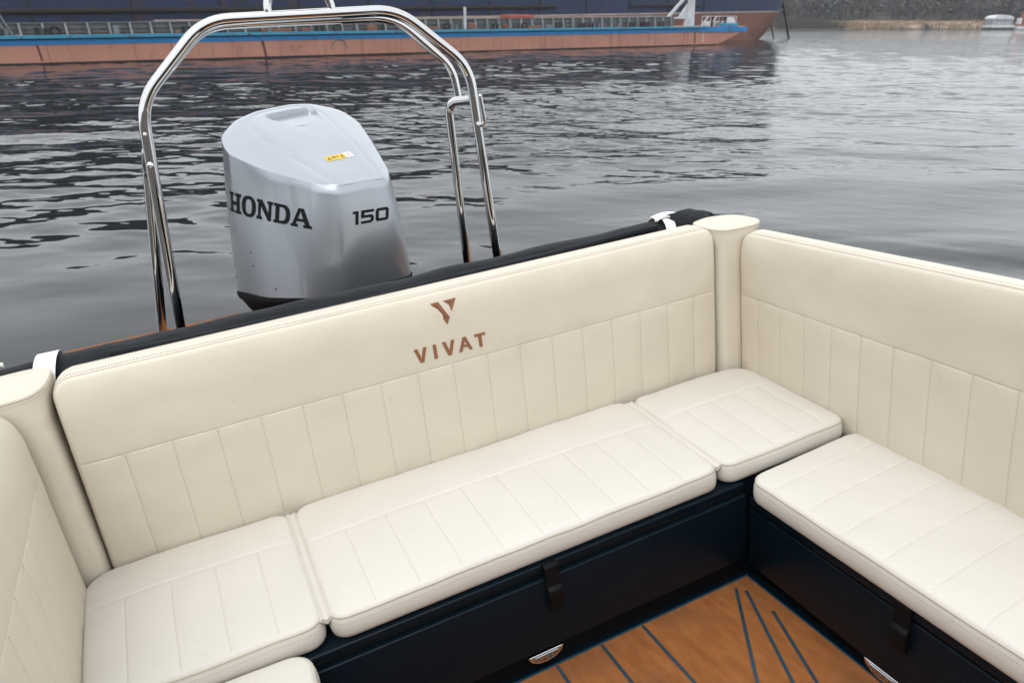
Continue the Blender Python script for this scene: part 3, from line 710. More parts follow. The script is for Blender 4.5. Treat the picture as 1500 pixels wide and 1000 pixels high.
def loop8(tab):
    # direct ring: sample each of the segments evenly so that rings correspond point to point
    s_ = sym(tab); n = len(s_); out = []
    # Catmull-Rom closed, softened
    per = MR // n + 1
    for i in range(n):
        p0, p1, p2, p3 = s_[i - 1], s_[i], s_[(i + 1) % n], s_[(i + 2) % n]
        for k in range(per):
            t = k / per; c = 0.5 * ((2 * p1) + (p2 - p0) * t + (2 * p0 - 5 * p1 + 4 * p2 - p3) * t * t + (3 * p1 - p0 - 3 * p2 + p3) * t ** 3)
            l = p1.lerp(p2, t); out.append(c * 0.6 + l * 0.4)
    return out
def skew(L_, k=1.0):
    for p in L_:
        t = max(0.0, min(1.0, (0.28 - p.x) / 0.3)); w0 = p.y
        p.y += 0.035 * k * (0.28 - p.x) / 0.72; p.z += 0.12 * w0 * t * k
    return L_
B_, Rm_, Rg_ = loop8(bot), skew(loop8(rim)), skew(loop8(ridge)); nm = len(B_)
def cen(l): return sum(l, V((0, 0, 0))) / len(l)
rings = []
cB, cR = cen(B_), cen(Rm_)
for i in range(19):
    f = i / 18; r = []
    for a, b in zip(B_, Rm_):
        p = a.lerp(b, f * 0.985); k = 1 + 0.022 * math.sin(math.pi * min(1, f * 1.02)); c = cB.lerp(cR, f)
        r.append(V((c.x + (p.x - c.x) * k, c.y + (p.y - c.y) * k, p.z)))
    rings.append(r)
for k, dz in ((1.0, -0.005), (0.998, -0.0015), (0.992, 0.0010), (0.984, 0.002)):
    rings.append([V((cR.x + (p.x - cR.x) * k, cR.y + (p.y - cR.y) * k, p.z + dz)) for p in Rm_])
for f in (0.02, 0.06, 0.15, 0.3, 0.5, 0.75, 0.93): rings.append([V((a.x * 0.984 + cR.x * 0.016, a.y * 0.984 + cR.y * 0.016, a.z + 0.002)).lerp(b, f) + V((0, 0, 0.004 * math.sin(math.pi * f))) for a, b in zip(Rm_, Rg_)])
rings.append([b + V((0, 0, -0.003)) for b in Rg_])
cG = cen(Rg_)
def topz(l, w): # the flat inner deck of the cowl top
    t = max(0.0, min(1.0, (0.28 - l) / 0.3)); return 0.429 + (0.268 - l) * 0.268 + 0.006 * math.sin(max(0, min(1, (0.262 - l) / 0.7)) * math.pi) + 0.12 * (w - 0.035 * (0.28 - l) / 0.72) * t
for k in (0.965, 0.90, 0.75, 0.55, 0.35, 0.15):
    r = []
    for b in Rg_:
        l, w = cG.x + (b.x - cG.x) * k, cG.y + (b.y - cG.y) * k; z = topz(l, w) + 0.004 * (1 - k); r.append(V((l, w, z if k < 0.95 else (b.z - 0.003 + z) / 2)))
    rings.append(r)
cowl_g = eg(loft(rings)); cowl_g.f = cowl_g.f
bv_c = BVHTree.FromPolygons(cowl_g.v, cowl_g.f)
cowl = motor.part('cowl', cowl_g, silver, angle=62)
# lower black skirt, tray and midsection
def scaled(tab, kl, kw, dz, cl=-0.05): return [V((cl + (p.x - cl) * kl, p.y * kw, p.z + dz)) for p in loop8(tab)]
motor.part('rim_seal', eg(loft([scaled(bot, 1.004, 1.008, 0.002), scaled(bot, 1.012, 1.018, -0.004), scaled(bot, 1.012, 1.018, -0.018), scaled(bot, 1.0, 1.0, -0.024), scaled(bot, 1.0, 1.0, -0.032), scaled(bot, 0.99, 0.985, -0.036)])), blackp, cowl)
motor.part('lower_case', eg(loft([scaled(bot, 0.985, 0.975, -0.034), scaled(bot, 0.93, 0.90, -0.075), scaled(bot, 0.80, 0.74, -0.15), scaled(bot, 0.62, 0.52, -0.24), scaled(bot, 0.5, 0.42, -0.32)])), blackp)
motor.part('midsection', eg(loft([scaled(bot, 0.45, 0.34, -0.30), scaled(bot, 0.40, 0.26, -0.60), scaled(bot, 0.36, 0.16, -0.95)])), blackp)
motor.part('cavitation_plate', eg(box(-0.45, 0.10, -0.12, 0.12, -1.06, -1.045, 0.004)), blackp)
motor.part('gearcase', eg(loft([[V((l, r_ * math.cos(a), -1.30 + r_ * math.sin(a))) for a in [2 * math.pi * k / 20 for k in range(20)]] for l, r_ in ((0.28, 0.01), (0.22, 0.04), (0.08, 0.062), (-0.15, 0.065), (-0.28, 0.05))])), blackp)
motor.part('strut', eg(loft([[V((l0 + 0.17 * math.cos(a), 0.03 * math.sin(a), z)) for a in [2 * math.pi * k / 20 for k in range(20)]] for l0, z in ((-0.06, -0.93), (-0.05, -1.1), (-0.03, -1.28))])), blackp)
for k in range(3):
    a = k * 2 * math.pi / 3; pl = []
    for s_, t_ in ((0.0, 0.05), (0.05, 0.10), (0.06, 0.17), (0.0, 0.19), (-0.05, 0.16), (-0.04, 0.09)):
        ca, sa = math.cos(a), math.sin(a); pl.append(V((-0.33 + s_ * 0.5, t_ * ca - s_ * sa, -1.30 + t_ * sa + s_ * ca)))
    motor.part('propeller_blade', eg(prism(pl, (-0.008, 0, 0), 0.002)), steel)
g = Geo(); g.join(box(-1.02, -0.98, 1.28, 1.46, 0.48, 0.86, 0.012)); g.join(box(-0.66, -0.62, 1.28, 1.46, 0.48, 0.86, 0.012)); g.join(box(-0.98, -0.66, 1.40, 1.50, 0.52, 0.80, 0.02))
motor.part('clamp_bracket', g, blackp)
# raised edge and shallow grip recess at the back of the top
def topon(l, w, off=0.0012):
    o = e(l, w, 1.4); d = (e(l, w, 0.0) - o).normalized(); h = bv_c.ray_cast(o, d); return h[0] + (-d) * off
def topline(pts, r, k=24):
    out = []
    for (a, b) in zip(pts, pts[1:]):
        for i in range(k): out.append(topon(a[0] + (b[0] - a[0]) * i / k, a[1] + (b[1] - a[1]) * i / k, 0.0))
    out.append(topon(*pts[-1], 0.0)); return tube(out, r, 8)
def tsolid(loops, offs):
    L = [[topon(l, w, o) for l, w in lp_] for lp_, o in zip(loops, offs)]; return loft(L)
gr = [(-0.372, -0.040), (-0.365, 0.170), (-0.33, 0.180), (-0.235, 0.155), (-0.205, 0.140), (-0.205, 0.020), (-0.235, 0.002), (-0.34, -0.048)]
def fil(poly, rad=0.22):
    return [(p.x, p.y) for p in closed_curve([(a, b, 0) for a, b in poly], 80, rad)]
grc = fil(gr); cgl = -0.30
def sc_(k, kk=None): return [(cgl + (l - cgl) * k, 0.066 + (w - 0.066) * (kk or k)) for l, w in grc]
# recess: cut a shallow dish from the cowl with a solid difference
cut = loft([[EM @ V((l, w, 0.72)) for l, w in sc_(1.05)], [topon(l, w, 0.004) for l, w in sc_(1.03)], [topon(l, w, 0.0) for l, w in sc_(1.0)],
            [topon(l, w, 0.0) - (EM.to_3x3() @ V((0, 0, 1))) * (0.004 + 0.015 * max(0, min(1, (-0.215 - l) / 0.14))) for l, w in sc_(0.93, 0.95)]])
cutter = meshobj('grip_cutter', cut, silver, EP); 
md = cowl.modifiers.new('recess', 'BOOLEAN'); md.operation = 'DIFFERENCE'; md.object = cutter; md.solver = 'EXACT'
cutter.parent = motor.o
bpy.context.view_layer.update()
dg = bpy.context.evaluated_depsgraph_get()
me2 = bpy.data.meshes.new_from_object(cowl.evaluated_get(dg)); 
if len(me2.polygons) > 200:
    cowl.modifiers.clear(); cowl.data = me2; me2.shade_smooth(); me2.set_sharp_from_angle(angle=R(62))
else: cowl.modifiers.clear()
bpy.data.objects.remove(cutter)
# lettering wrapped on the cowl
def flat_text(loops_list):
    """outlines (with holes) -> filled, subdivided flat mesh; returns verts, faces"""
    cu = bpy.data.curves.new('outline', 'CURVE'); cu.dimensions = '2D'; cu.fill_mode = 'BOTH'
    for lp_ in loops_list:
        sp = cu.splines.new('POLY'); sp.points.add(len(lp_) - 1); sp.use_cyclic_u = True
        for i, (x, y) in enumerate(lp_): sp.points[i].co = (x, y, 0, 1)
    ob = bpy.data.objects.new('outline', cu); COL.objects.link(ob); bpy.context.view_layer.update()
    me = bpy.data.meshes.new_from_object(ob.evaluated_get(bpy.context.evaluated_depsgraph_get()))
    bpy.data.objects.remove(ob); bpy.data.curves.remove(cu)
    bm = bmesh.new(); bm.from_mesh(me); bmesh.ops.remove_doubles(bm, verts=bm.verts, dist=1e-5); bmesh.ops.triangulate(bm, faces=bm.faces)
    for _ in range(3):
        ed = [x for x in bm.edges if x.calc_length() > 0.16]
        if ed: bmesh.ops.subdivide_edges(bm, edges=ed, cuts=1); bmesh.ops.triangulate(bm, faces=bm.faces)
    bm.verts.index_update(); vs = [v.co.copy() for v in bm.verts]; fs = [tuple(v.index for v in f.verts) for f in bm.faces]; bm.free(); return vs, fs
def rect(x0, y0, x1, y1): return [(x0, y0), (x1, y0), (x1, y1), (x0, y1)]
def ell(cx, cy, rx, ry, p=2.4, m=28, rev=False):
    o = []
    for k in range(m):
        a = 2 * math.pi * k / m; c, s_ = math.cos(a), math.sin(a); o.append((cx + math.copysign(abs(c) ** (2 / p), c) * rx, cy + math.copysign(abs(s_) ** (2 / p), s_) * ry))
    return o[::-1] if rev else o
SL = 0.15
H_ = [[(0, 0), (.58, 0), (.58, SL), (.44, SL), (.44, .40), (.86, .40), (.86, SL), (.72, SL), (.72, 0), (1.30, 0), (1.30, SL), (1.16, SL), (1.16, 1 - SL), (1.30, 1 - SL), (1.30, 1), (.72, 1), (.72, 1 - SL), (.86, 1 - SL), (.86, .58), (.44, .58), (.44, 1 - SL), (.58, 1 - SL), (.58, 1), (0, 1), (0, 1 - SL), (.14, 1 - SL), (.14, SL), (0, SL)]]
O_ = [ell(.62, .5, .62, .53), ell(.62, .5, .29, .37, 2.6, rev=True)]
N_ = [[(0, 0), (.46, 0), (.46, SL), (.34, SL), (.34, .70), (.96, 0), (1.20, 0), (1.20, 1 - SL), (1.32, 1 - SL), (1.32, 1), (.86, 1), (.86, 1 - SL), (.98, 1 - SL), (.98, .38), (.44, 1), (0, 1), (0, 1 - SL), (.13, 1 - SL), (.13, SL), (0, SL)]]
def dout(x0, x1, y0, y1, r, m=10):
    return [(x0, y0), (x1 - r, y0)] + [(x1 - r + r * math.sin(a), y0 + r - r * math.cos(a)) for a in [math.pi / 2 * k / m for k in range(1, m + 1)]] + [(x1 - r + r * math.cos(a), y1 - r + r * math.sin(a)) for a in [math.pi / 2 * k / m for k in range(m)]] + [(x1 - r, y1), (x0, y1)]
D_ = [[(0, 0), (.70, 0)] + dout(0, 1.24, 0, 1, .45)[2:-1] + [(0, 1), (0, 1 - SL), (.13, 1 - SL), (.13, SL), (0, SL)], dout(.43, .93, SL + 0.01, 1 - SL - 0.01, .28)[::-1]]
A_ = [[(0, 0), (.50, 0), (.50, SL), (.36, SL), (.43, .30), (.93, .30), (1.00, SL), (.88, SL), (.88, 0), (1.46, 0), (1.46, SL), (1.33, SL), (.90, 1), (.52, 1), (.12, SL), (0, SL)], [(.50, .45), (.69, .84), (.86, .45)][::-1]]
def wrap(glyphs, gap, place, shear=0.0, h=0.0012):
    xs = 0; allv = []; names = []
    tot = sum(w for _, w in glyphs) + gap * (len(glyphs) - 1); geos = []
    for loops, w in glyphs:
        vs, fs = flat_text([[(x + shear * y, y) for x, y in lp_] for lp_ in loops]); g = Geo(); ok = []
        for p in vs:
            q = place((xs + p.x) / tot, p.y); g.v.append(q)
        n = len(g.v)
        for f in fs: g.f.append(f)
        geos.append(g); xs += w + gap
    return geos
def bil(c, u, v):
    a = [c[0][i] * (1 - u) + c[1][i] * u for i in range(2)]; b = [c[3][i] * (1 - u) + c[2][i] * u for i in range(2)]
    return a[0] * (1 - v) + b[0] * v, a[1] * (1 - v) + b[1] * v
def port(c, off=0.0012):       # on the port side: (l, h), ray along +w
    def f(u, v):
        l, h = bil(c, u, v); o = e(l, -0.8, h); d = (e(l, 0, h) - o).normalized(); q = bv_c.ray_cast(o, d); return q[0] - d * off
    return f
def front(c, off=0.0012):      # on the front: (w, h), ray along -l
    def f(u, v):
        w, h = bil(c, u, v); o = e(1.0, w, h); d = (e(0, w, h) - o).normalized(); q = bv_c.ray_cast(o, d); return q[0] - d * off
    return f
SIDE = [(-0.262, 0.244), (0.222, 0.266), (0.212, 0.334), (-0.250, 0.330)]
FRONT = [(-0.083, 0.280), (0.086, 0.276), (0.088, 0.324), (-0.081, 0.330)]
for g in wrap([(H_, 1.30), (O_, 1.24), (N_, 1.32), (D_, 1.24), (A_, 1.46)], 0.07, port(SIDE)): motor.part('side_letter', g, decal, cowl, smooth=True)
one = [[(.22, 0), (.46, 0), (.46, 1), (.02, 1), (.02, .80), (.22, .80)]]
five = [[(0, 0), (.80, 0), (1.0, .16), (1.0, .48), (.84, .62), (.26, .62), (.26, .79), (1.0, .79), (1.0, 1), (0, 1), (0, .42), (.72, .42), (.76, .38), (.76, .24), (.72, .20), (0, .20)]]
zero = [[(.14, 0), (.92, 0), (1.06, .14), (1.06, .86), (.92, 1), (.14, 1), (0, .86), (0, .14)], [(.24, .22), (.24, .78), (.82, .78), (.82, .22)]]
for g in wrap([(one, .50), (five, 1.0), (zero, 1.06)], 0.16, front(FRONT), shear=0.16): motor.part('front_numeral', g, decal, cowl, smooth=True)
# warning label on the top with small pictograms
def toppatch(c, off, nx_=8, ny_=3):
    g = Geo(); vs = []
    for j in range(ny_ + 1):
        for i in range(nx_ + 1):
            l, w = bil(c, i / nx_, j / ny_); vs.append(topon(l, w, off))
    return g.add(vs, [(j * (nx_ + 1) + i, j * (nx_ + 1) + i + 1, (j + 1) * (nx_ + 1) + i + 1, (j + 1) * (nx_ + 1) + i) for j in range(ny_) for i in range(nx_)])
LAB = [(0.096, -0.034), (0.096, 0.088), (0.060, 0.088), (0.060, -0.034)]
def lab(u0, u1, v0=0, v1=1): return [bil(LAB, u0, v0), bil(LAB, u1, v0), bil(LAB, u1, v1), bil(LAB, u0, v1)]
lb_ = motor.part('warning_label', toppatch(lab(0, 0.74), 0.0010), yellow, cowl); motor.part('label_end', toppatch(lab(0.745, 1), 0.0010), whitel, lb_)
def topgl(loops, u0, u1, v0, v1, m_):
    vs, fs = flat_text(loops); g = Geo()
    for p in vs:
        l, w = bil(LAB, u0 + (u1 - u0) * p.x, v0 + (v1 - v0) * p.y); g.v.append(topon(l, w, 0.0017))
    g.f = fs; motor.part('pictogram', g, m_, lb_, smooth=False)
tri = [[(0, 0), (1, 0), (.5, 1)], [(.18, .10), (.5, .78), (.82, .10)], [(.44, .14), (.56, .14), (.56, .55), (.44, .55)]]
topgl(tri, 0.05, 0.20, 0.2, 0.85, decal); topgl(tri, 0.55, 0.68, 0.2, 0.85, decal)
topgl([rect(0, 0, 1, 1), rect(.12, .14, .88, .86), rect(.3, .3, .7, .7)], 0.25, 0.36, 0.3, 0.75, decal); topgl([rect(0, 0, 1, 1), rect(.12, .14, .88, .86), rect(.3, .45, .7, .55)], 0.40, 0.50, 0.3, 0.75, decal)
topgl([ell(.5, .5, .5, .5, 2), ell(.5, .5, .36, .36, 2, rev=True), rect(.44, .3, .56, .7)], 0.82, 0.93, 0.25, 0.8, redl)
# small drain holes low on the port side
for (l, h) in ((-0.315, -0.01), (-0.310, -0.065), (-0.12, 0.10), (-0.11, 0.045), (0.05, -0.01)):
    o = e(l, -0.8, h); d = (e(l, 0, h) - o).normalized(); q = bv_c.ray_cast(o, d)
    motor.part('drain_hole', tube([q[0] - d * 0.0008, q[0] + d * 0.003], 0.0042, 12), blackp, cowl)
# side vent slots on the starboard side
for k in range(5):
    h = 0.30 - 0.055 * k; l = 0.13; o = e(l, 0.8, h); d = (e(l, 0, h) - o).normalized(); pts = []
    for i in range(7):
        o2 = e(l - 0.02 + 0.06 * i / 6 - 0.004 * k, 0.8, h + 0.012 * i / 6); q = bv_c.ray_cast(o2, d)
        if q[0] is not None: pts.append(q[0])
    if len(pts) > 3: motor.part('vent_slot', tube(pts, 0.004, 8), blackp, cowl)

# ------------------------------------------------------------------ barge
def qbox(s0, s1, q0, q1, z0, z1): return box(s0, s1, q0, q1, z0, z1)
def dk(s): return 1.30 + 0.0042 * max(-10, s)
barge = Thing('barge', 'long moored barge with salmon hull and bright blue stripe', 'barge', (15, 4, 0), QUAY)
S0 = -22
def band(s0, s1, q0, q1, f0, f1, k=20):
    vs = []; 
    for i in range(k + 1):
        s_ = s0 + (s1 - s0) * i / k; vs.append([V((s_, q0, f0(s_))), V((s_, q1, f0(s_))), V((s_, q1, f1(s_))), V((s_, q0, f1(s_)))])
    return loft(vs)
side = [(S0, -0.6), (53.5, -0.6), (55.0, -0.08), (56.6, 0.32), (58.2, 0.82), (59.2, 1.15), (59.5, 1.42), (59.5, 1.60), (50, 1.52), (20, dk(20)), (S0, dk(-10))]
barge.part('hull', prism([V((a, 0, z)) for a, z in side], (0, 8.2, 0), 0.04), salmon, smooth=False)
barge.part('waterline_growth', band(S0, 55.6, -0.02, 0.05, lambda s: -0.1, lambda s: 0.10), ironblk, smooth=False)
barge.part('hull_stripe', band(S0, 59.3, -0.03, 0.3, lambda s: dk(s) - 0.36 - 0.0008 * s, lambda s: dk(s) - 0.12), stripe_m, smooth=False)
barge.part('rubbing_rail', band(S0, 54, -0.16, 0.5, lambda s: dk(s) - 0.06, lambda s: dk(s) + 0.09), rub_m, smooth=False)
barge.part('dark_line_plate', band(S0, 54, -0.08, 0.3, lambda s: dk(s) - 0.12, lambda s: dk(s) - 0.062), ironblk, smooth=False)  # dark deck line between the blue stripe and the rail
barge.part('bow_stripe', band(52.8, 59.62, -0.08, 8.26, lambda s: 1.12, lambda s: 1.56), stripe_m, smooth=False)
barge.part('coaming', band(S0, 50.5, 1.0, 1.1, lambda s: dk(s) - 0.02, lambda s: dk(s) + 0.64 + 0.004 * s), deckgrey, smooth=False)
ct = lambda s: dk(s) + 0.64 + 0.004 * s
for k in range(3):
    barge.part('coaming_rail', band(S0, 50.5, 0.90, 0.998, lambda s, k=k: dk(s) + (0.18, 0.38, 0.62)[k] + 0.004 * s * (k + 1) / 3, lambda s, k=k: dk(s) + (0.225, 0.425, 0.68)[k] + 0.004 * s * (k + 1) / 3), deckgrey, smooth=False)
rib0 = None
for i in range(58):
    s_ = -9.1 + 1.035 * i
    g = prism([V((s_, 0.62, dk(s_))), V((s_, 0.99, dk(s_))), V((s_, 0.99, ct(s_))), V((s_, 0.80, ct(s_)))], (0.10, 0, 0))
    barge.part('rib', g, ribgrey, smooth=False)
# cargo hold cover behind the coaming
barge.part('hold_cover', band(S0, 50, 1.2, 7.4, lambda s: dk(s), lambda s: dk(s) + 0.30), rustm, smooth=False)
barge.part('inner_rail', band(8, 50.5, 2.0, 2.2, lambda s: ct(s) + 0.02, lambda s: ct(s) + 0.12), pale_line, smooth=False)
# deck gear
random.seed(3)
for s_ in (0.3, 2.0, 9.1, 9.5, 17.0, 21.2, 27.0, 30.5, 36.5, 40.5, 44.5):
    g = Geo(); g.join(tube([(s_, 0.35, dk(s_)), (s_, 0.35, dk(s_) + 0.42)], 0.10, 12)); g.join(tube([(s_ + 0.38, 0.35, dk(s_)), (s_ + 0.38, 0.35, dk(s_) + 0.42)], 0.10, 12)); g.join(box(s_ - 0.15, s_ + 0.53, 0.2, 0.5, dk(s_), dk(s_) + 0.06)); g.join(tube([(s_, 0.35, dk(s_) + 0.40), (s_, 0.35, dk(s_) + 0.45)], 0.13, 12))
    barge.part('bollard', g, ironblk if int(s_ * 10) % 3 else deckgrey)
g = Geo()
for a in ((13.6, 1.9), (33.2, 2.0), (24.8, 1.2)): g.join(box(a[0], a[0] + a[1], 0.55, 0.85, dk(a[0]), dk(a[0]) + 0.28, 0.03))
barge.part('deck_locker', g, rustm)
barge.part('ventilator_post', tube([(28.3, 0.7, dk(28)), (28.3, 0.7, 2.95)], 0.10, 12), whitep)
barge.part('orange_gear', box(32.2, 35.0, 1.3, 1.9, ct(33), ct(33) + 0.28, 0.05), orange)
seam_p = mat('weld_line', (0.25, 0.12, 0.09), 0.7)
for k in range(15):
    s_ = -6 + 4.1 * k; barge.part('plate_seam', box(s_, s_ + 0.035, -0.008, 0.02, 0.11, dk(s_) - 0.37), seam_p, smooth=False)
random.seed(21)
for k in range(22):
    s_ = -4 + 2.5 * k + random.uniform(-0.8, 0.8); w_ = random.uniform(0.2, 0.9); h_ = random.uniform(0.12, 0.5)
    g = box(s_, s_ + w_, 0.25, 0.25 + random.uniform(0.2, 0.4), dk(s_), dk(s_) + h_, 0.03) if k % 3 else tube([(s_ + 0.22 * math.cos(a), 0.5, dk(s_) + 0.28 + 0.22 * math.sin(a)) for a in [2 * math.pi * i / 16 for i in range(16)]], 0.07, 8, closed=True)
    barge.part('deck_fitting' if k % 3 else 'tyre_fender', g, random.choice([rustm, deckgrey, ironblk, ribgrey]) if k % 3 else ironblk)
# boarding frame at the left edge of view
g = Geo()
for a, b in (((0.1, 0.4, 1.3), (0.1, 0.4, 2.6)), ((0.75, 0.4, 1.3), (0.25, 0.4, 2.55)), ((0.95, 0.4, 1.3), (0.55, 0.4, 2.5)), ((-1.2, 0.4, 2.7), (0.5, 0.4, 2.05)), ((-1.4, 0.4, 1.3), (-1.2, 0.4, 2.7))): g.join(tube([a, b], 0.035, 8))
barge.part('boarding_frame', g, ribgrey)
# bow: tripod mast, railing, winch and cleats
g = Geo(); zb_ = 1.56
g.join(prism([(52.3, 1.2, zb_), (53.5, 1.2, zb_), (53.25, 1.2, 4.6), (52.75, 1.2, 4.6)], (0, 0.25, 0))); g.join(prism([(49.8, 1.3, 2.25), (50.2, 1.3, 2.25), (53.0, 1.3, 4.5), (52.7, 1.3, 4.6)], (0, 0.12, 0)))
g.join(prism([(50.1, 1.28, 2.22), (53.1, 1.28, 2.22), (53.1, 1.28, 2.35), (50.1, 1.28, 2.35)], (0, 0.16, 0))); g.join(prism([(51.4, 1.3, 2.3), (52.4, 1.3, 3.4), (52.4, 1.3, 2.3)], (0, 0.1, 0)))
barge.part('bow_derrick', g, whitep, smooth=False)
g = Geo()
for s_ in (53.7, 54.9, 56.1, 57.3, 58.6): g.join(tube([(s_, 0.5, 1.55), (s_, 0.5, 2.45)], 0.028, 6))
for z in (2.0, 2.43): g.join(tube([(53.7, 0.5, z), (58.6, 0.5, z)], 0.022, 6))
for s_ in (54.2, 55.4): g.join(tube([(s_, 1.0, 1.56), (s_ + 0.9, 1.0, 2.4)], 0.05, 6))
barge.part('bow_railing', g, whitep)
g = Geo(); g.join(box(55.9, 57.2, 0.9, 2.2, 1.56, 2.0, 0.05)); g.join(prism([(57.6, 0.8, 1.56), (59.0, 0.8, 1.56), (58.7, 0.8, 2.35), (57.9, 0.8, 2.35)], (0, 0.5, 0), 0.03)); barge.part('anchor_winch', g, whitep)
barge.part('bow_chock', box(56.2, 58.3, 0.0, 0.6, 1.56, 1.86, 0.04), rub_m)
g = Geo()
for s_ in (55.2, 56.3, 57.1): g.join(tube([(s_, 0.6, 1.56), (s_, 0.6, 2.35)], 0.13, 12)); g.join(tube([(s_, 0.6, 2.3), (s_, 0.6, 2.38)], 0.18, 12))
barge.part('bow_bollard', g, ironblk)
# rust runs from the scuppers
rust_m = streaky('rust_run', (0.12, 0.04, 0.02), (0.05, 0.02, 0.015), 0.9, 2.0)
for s_, w_, dz in ((1.75, 0.16, 1.0), (13.3, 0.24, 1.25), (52.2, 0.30, 1.2), (24.2, 0.06, 1.0), (8.2, 0.05, 0.8), (57.5, 0.12, 0.4)):
    z1 = dk(s_) - 0.13; barge.part('rust_run', prism([V((s_, -0.012, z1)), V((s_ + w_ * 0.6, -0.012, z1)), V((s_ + w_ * 1.1, -0.012, z1 - dz)), V((s_ + w_ * 0.5, -0.012, z1 - dz))], (0, 0.02, 0)), rust_m, smooth=False)
g = Geo()
for zz, ss in ((0.35, 1.0), (0.55, 1), (0.75, 1), (0.95, 1)): g.join(box(53.35, 53.55, -0.02, 0.0, zz, zz + 0.09))
barge.part('draught_marks', g, whitep, smooth=False)
barge.part('hull_scar', tube([(18.25 + 0.55 * math.cos(a), -0.004, 0.42 + 0.55 * math.sin(a)) for a in [math.pi * k / 16 for k in range(17)]], 0.03, 6), deckgrey)

# ------------------------------------------------------------------ the blue ship behind
ship = Thing('cargo_ship', 'tall dark blue ship moored behind the barge with a rusty brown bow foot', 'ship', (30, 16, 0), QUAY)
q0 = 9.2
def shear(g):
    for p in g.v: p.z += (p.x - 77) * 0.0155
    return g
def sbox(s0, s1, z0, z1, m_, name, pr=0.0, q1=22): return ship.part(name, box(s0, s1, q0 - pr, q1 + pr, z0, z1), m_, smooth=False)
def bowring(z):
    # plan of the bow at height z : parallel side then curve in to the stem
    stem = 76.9 + (80.1 - 76.9) * min(1, max(0, z / 3.1)) ** 0.75 + max(0, z - 3.1) * 0.32
    fl = 1.0 if z > 0 else 0.9
    half = 6.4; c = q0 + half; pts = []
    for k in range(15):
        a = k / 14; s_ = stem - 5.5 + 5.5 * a; w_ = half * (1 - a ** 3.2) ** 0.8 * (0.90 + 0.10 * min(1, z / 3)); pts.append((s_, c - w_))
    # keep the near side on the barge side so that the stem is seen in profile
    pts = [(s_, q0 + (w_ - q0) * 0.35) for s_, w_ in pts]
    far = [(s_, 2 * (q0 + half) - w_) for s_, w_ in reversed(pts)]
    return [V((-45, q0, z))] + [V((a, b, z)) for a, b in pts] + [V((a, b, z)) for a, b in far[1:]] + [V((-45, q0 + 2 * half, z))]
ship.part('boot_top', shear(loft([bowring(z) for z in (-0.6, -0.3, 0.0, 0.4, 0.9, 1.5, 2.1, 2.6, 2.96)])), boot_m, angle=40)
ship.part('boot_line', shear(loft([[V((p.x * 1.0, q0 + 6.4 + (p.y - q0 - 6.4) * 1.003, p.z)) for p in bowring(z)] for z in (2.97, 3.10)])), pale_line, angle=40)
ship.part('hull', shear(loft([bowring(z) for z in (3.11, 3.6, 4.2, 4.9)])), hullblue, angle=40)
ship.part('upper_hull', shear(loft([bowring(z) for z in (4.905, 5.6, 6.6, 7.8, 8.8, 9.5)])), ironblk, angle=40)
g = Geo()
for a in ((-45, 43.5, 3.62, 3.90), (53.0, 63.5, 3.66, 3.90), (-45, 60, 5.6, 5.9)): ship.part('fender_strake', shear(box(a[0], a[1], q0 - 0.22, q0 + 0.1, a[2], a[3], 0.05)), ironblk)
for k in range(16): s_ = -20 + 5.6 * k; ship.part('hull_frame', shear(box(s_, s_ + 0.1, q0 - 0.06, q0 + 0.05, 3.12, 8.5)), ironblk, smooth=False)
ship.part('deck_house', box(-30, -12, q0 + 5, q0 + 10, 8.0, 12.0, 0.1), whitep); ship.part('hatch_coaming', box(16, 62, q0 + 2, q0 + 11, 8.6, 10.0, 0.1), rustm)
single('mooring_chain', tube([(32.75, 93.97, 5.9), (34.95, 93.9, -0.4)], 0.13, 8), ironblk, 'thick dark mooring chain running steeply from the ship bow into the water', 'chain', (34.8, 94, 0), WORLD)
single('mooring_chain', tube([(31.6, 93.97, 3.6), (33.05, 93.9, -0.3)], 0.08, 8), ironblk, 'thin dark chain just left of the thick one below the ship bow', 'chain', (33, 94, 0), WORLD)

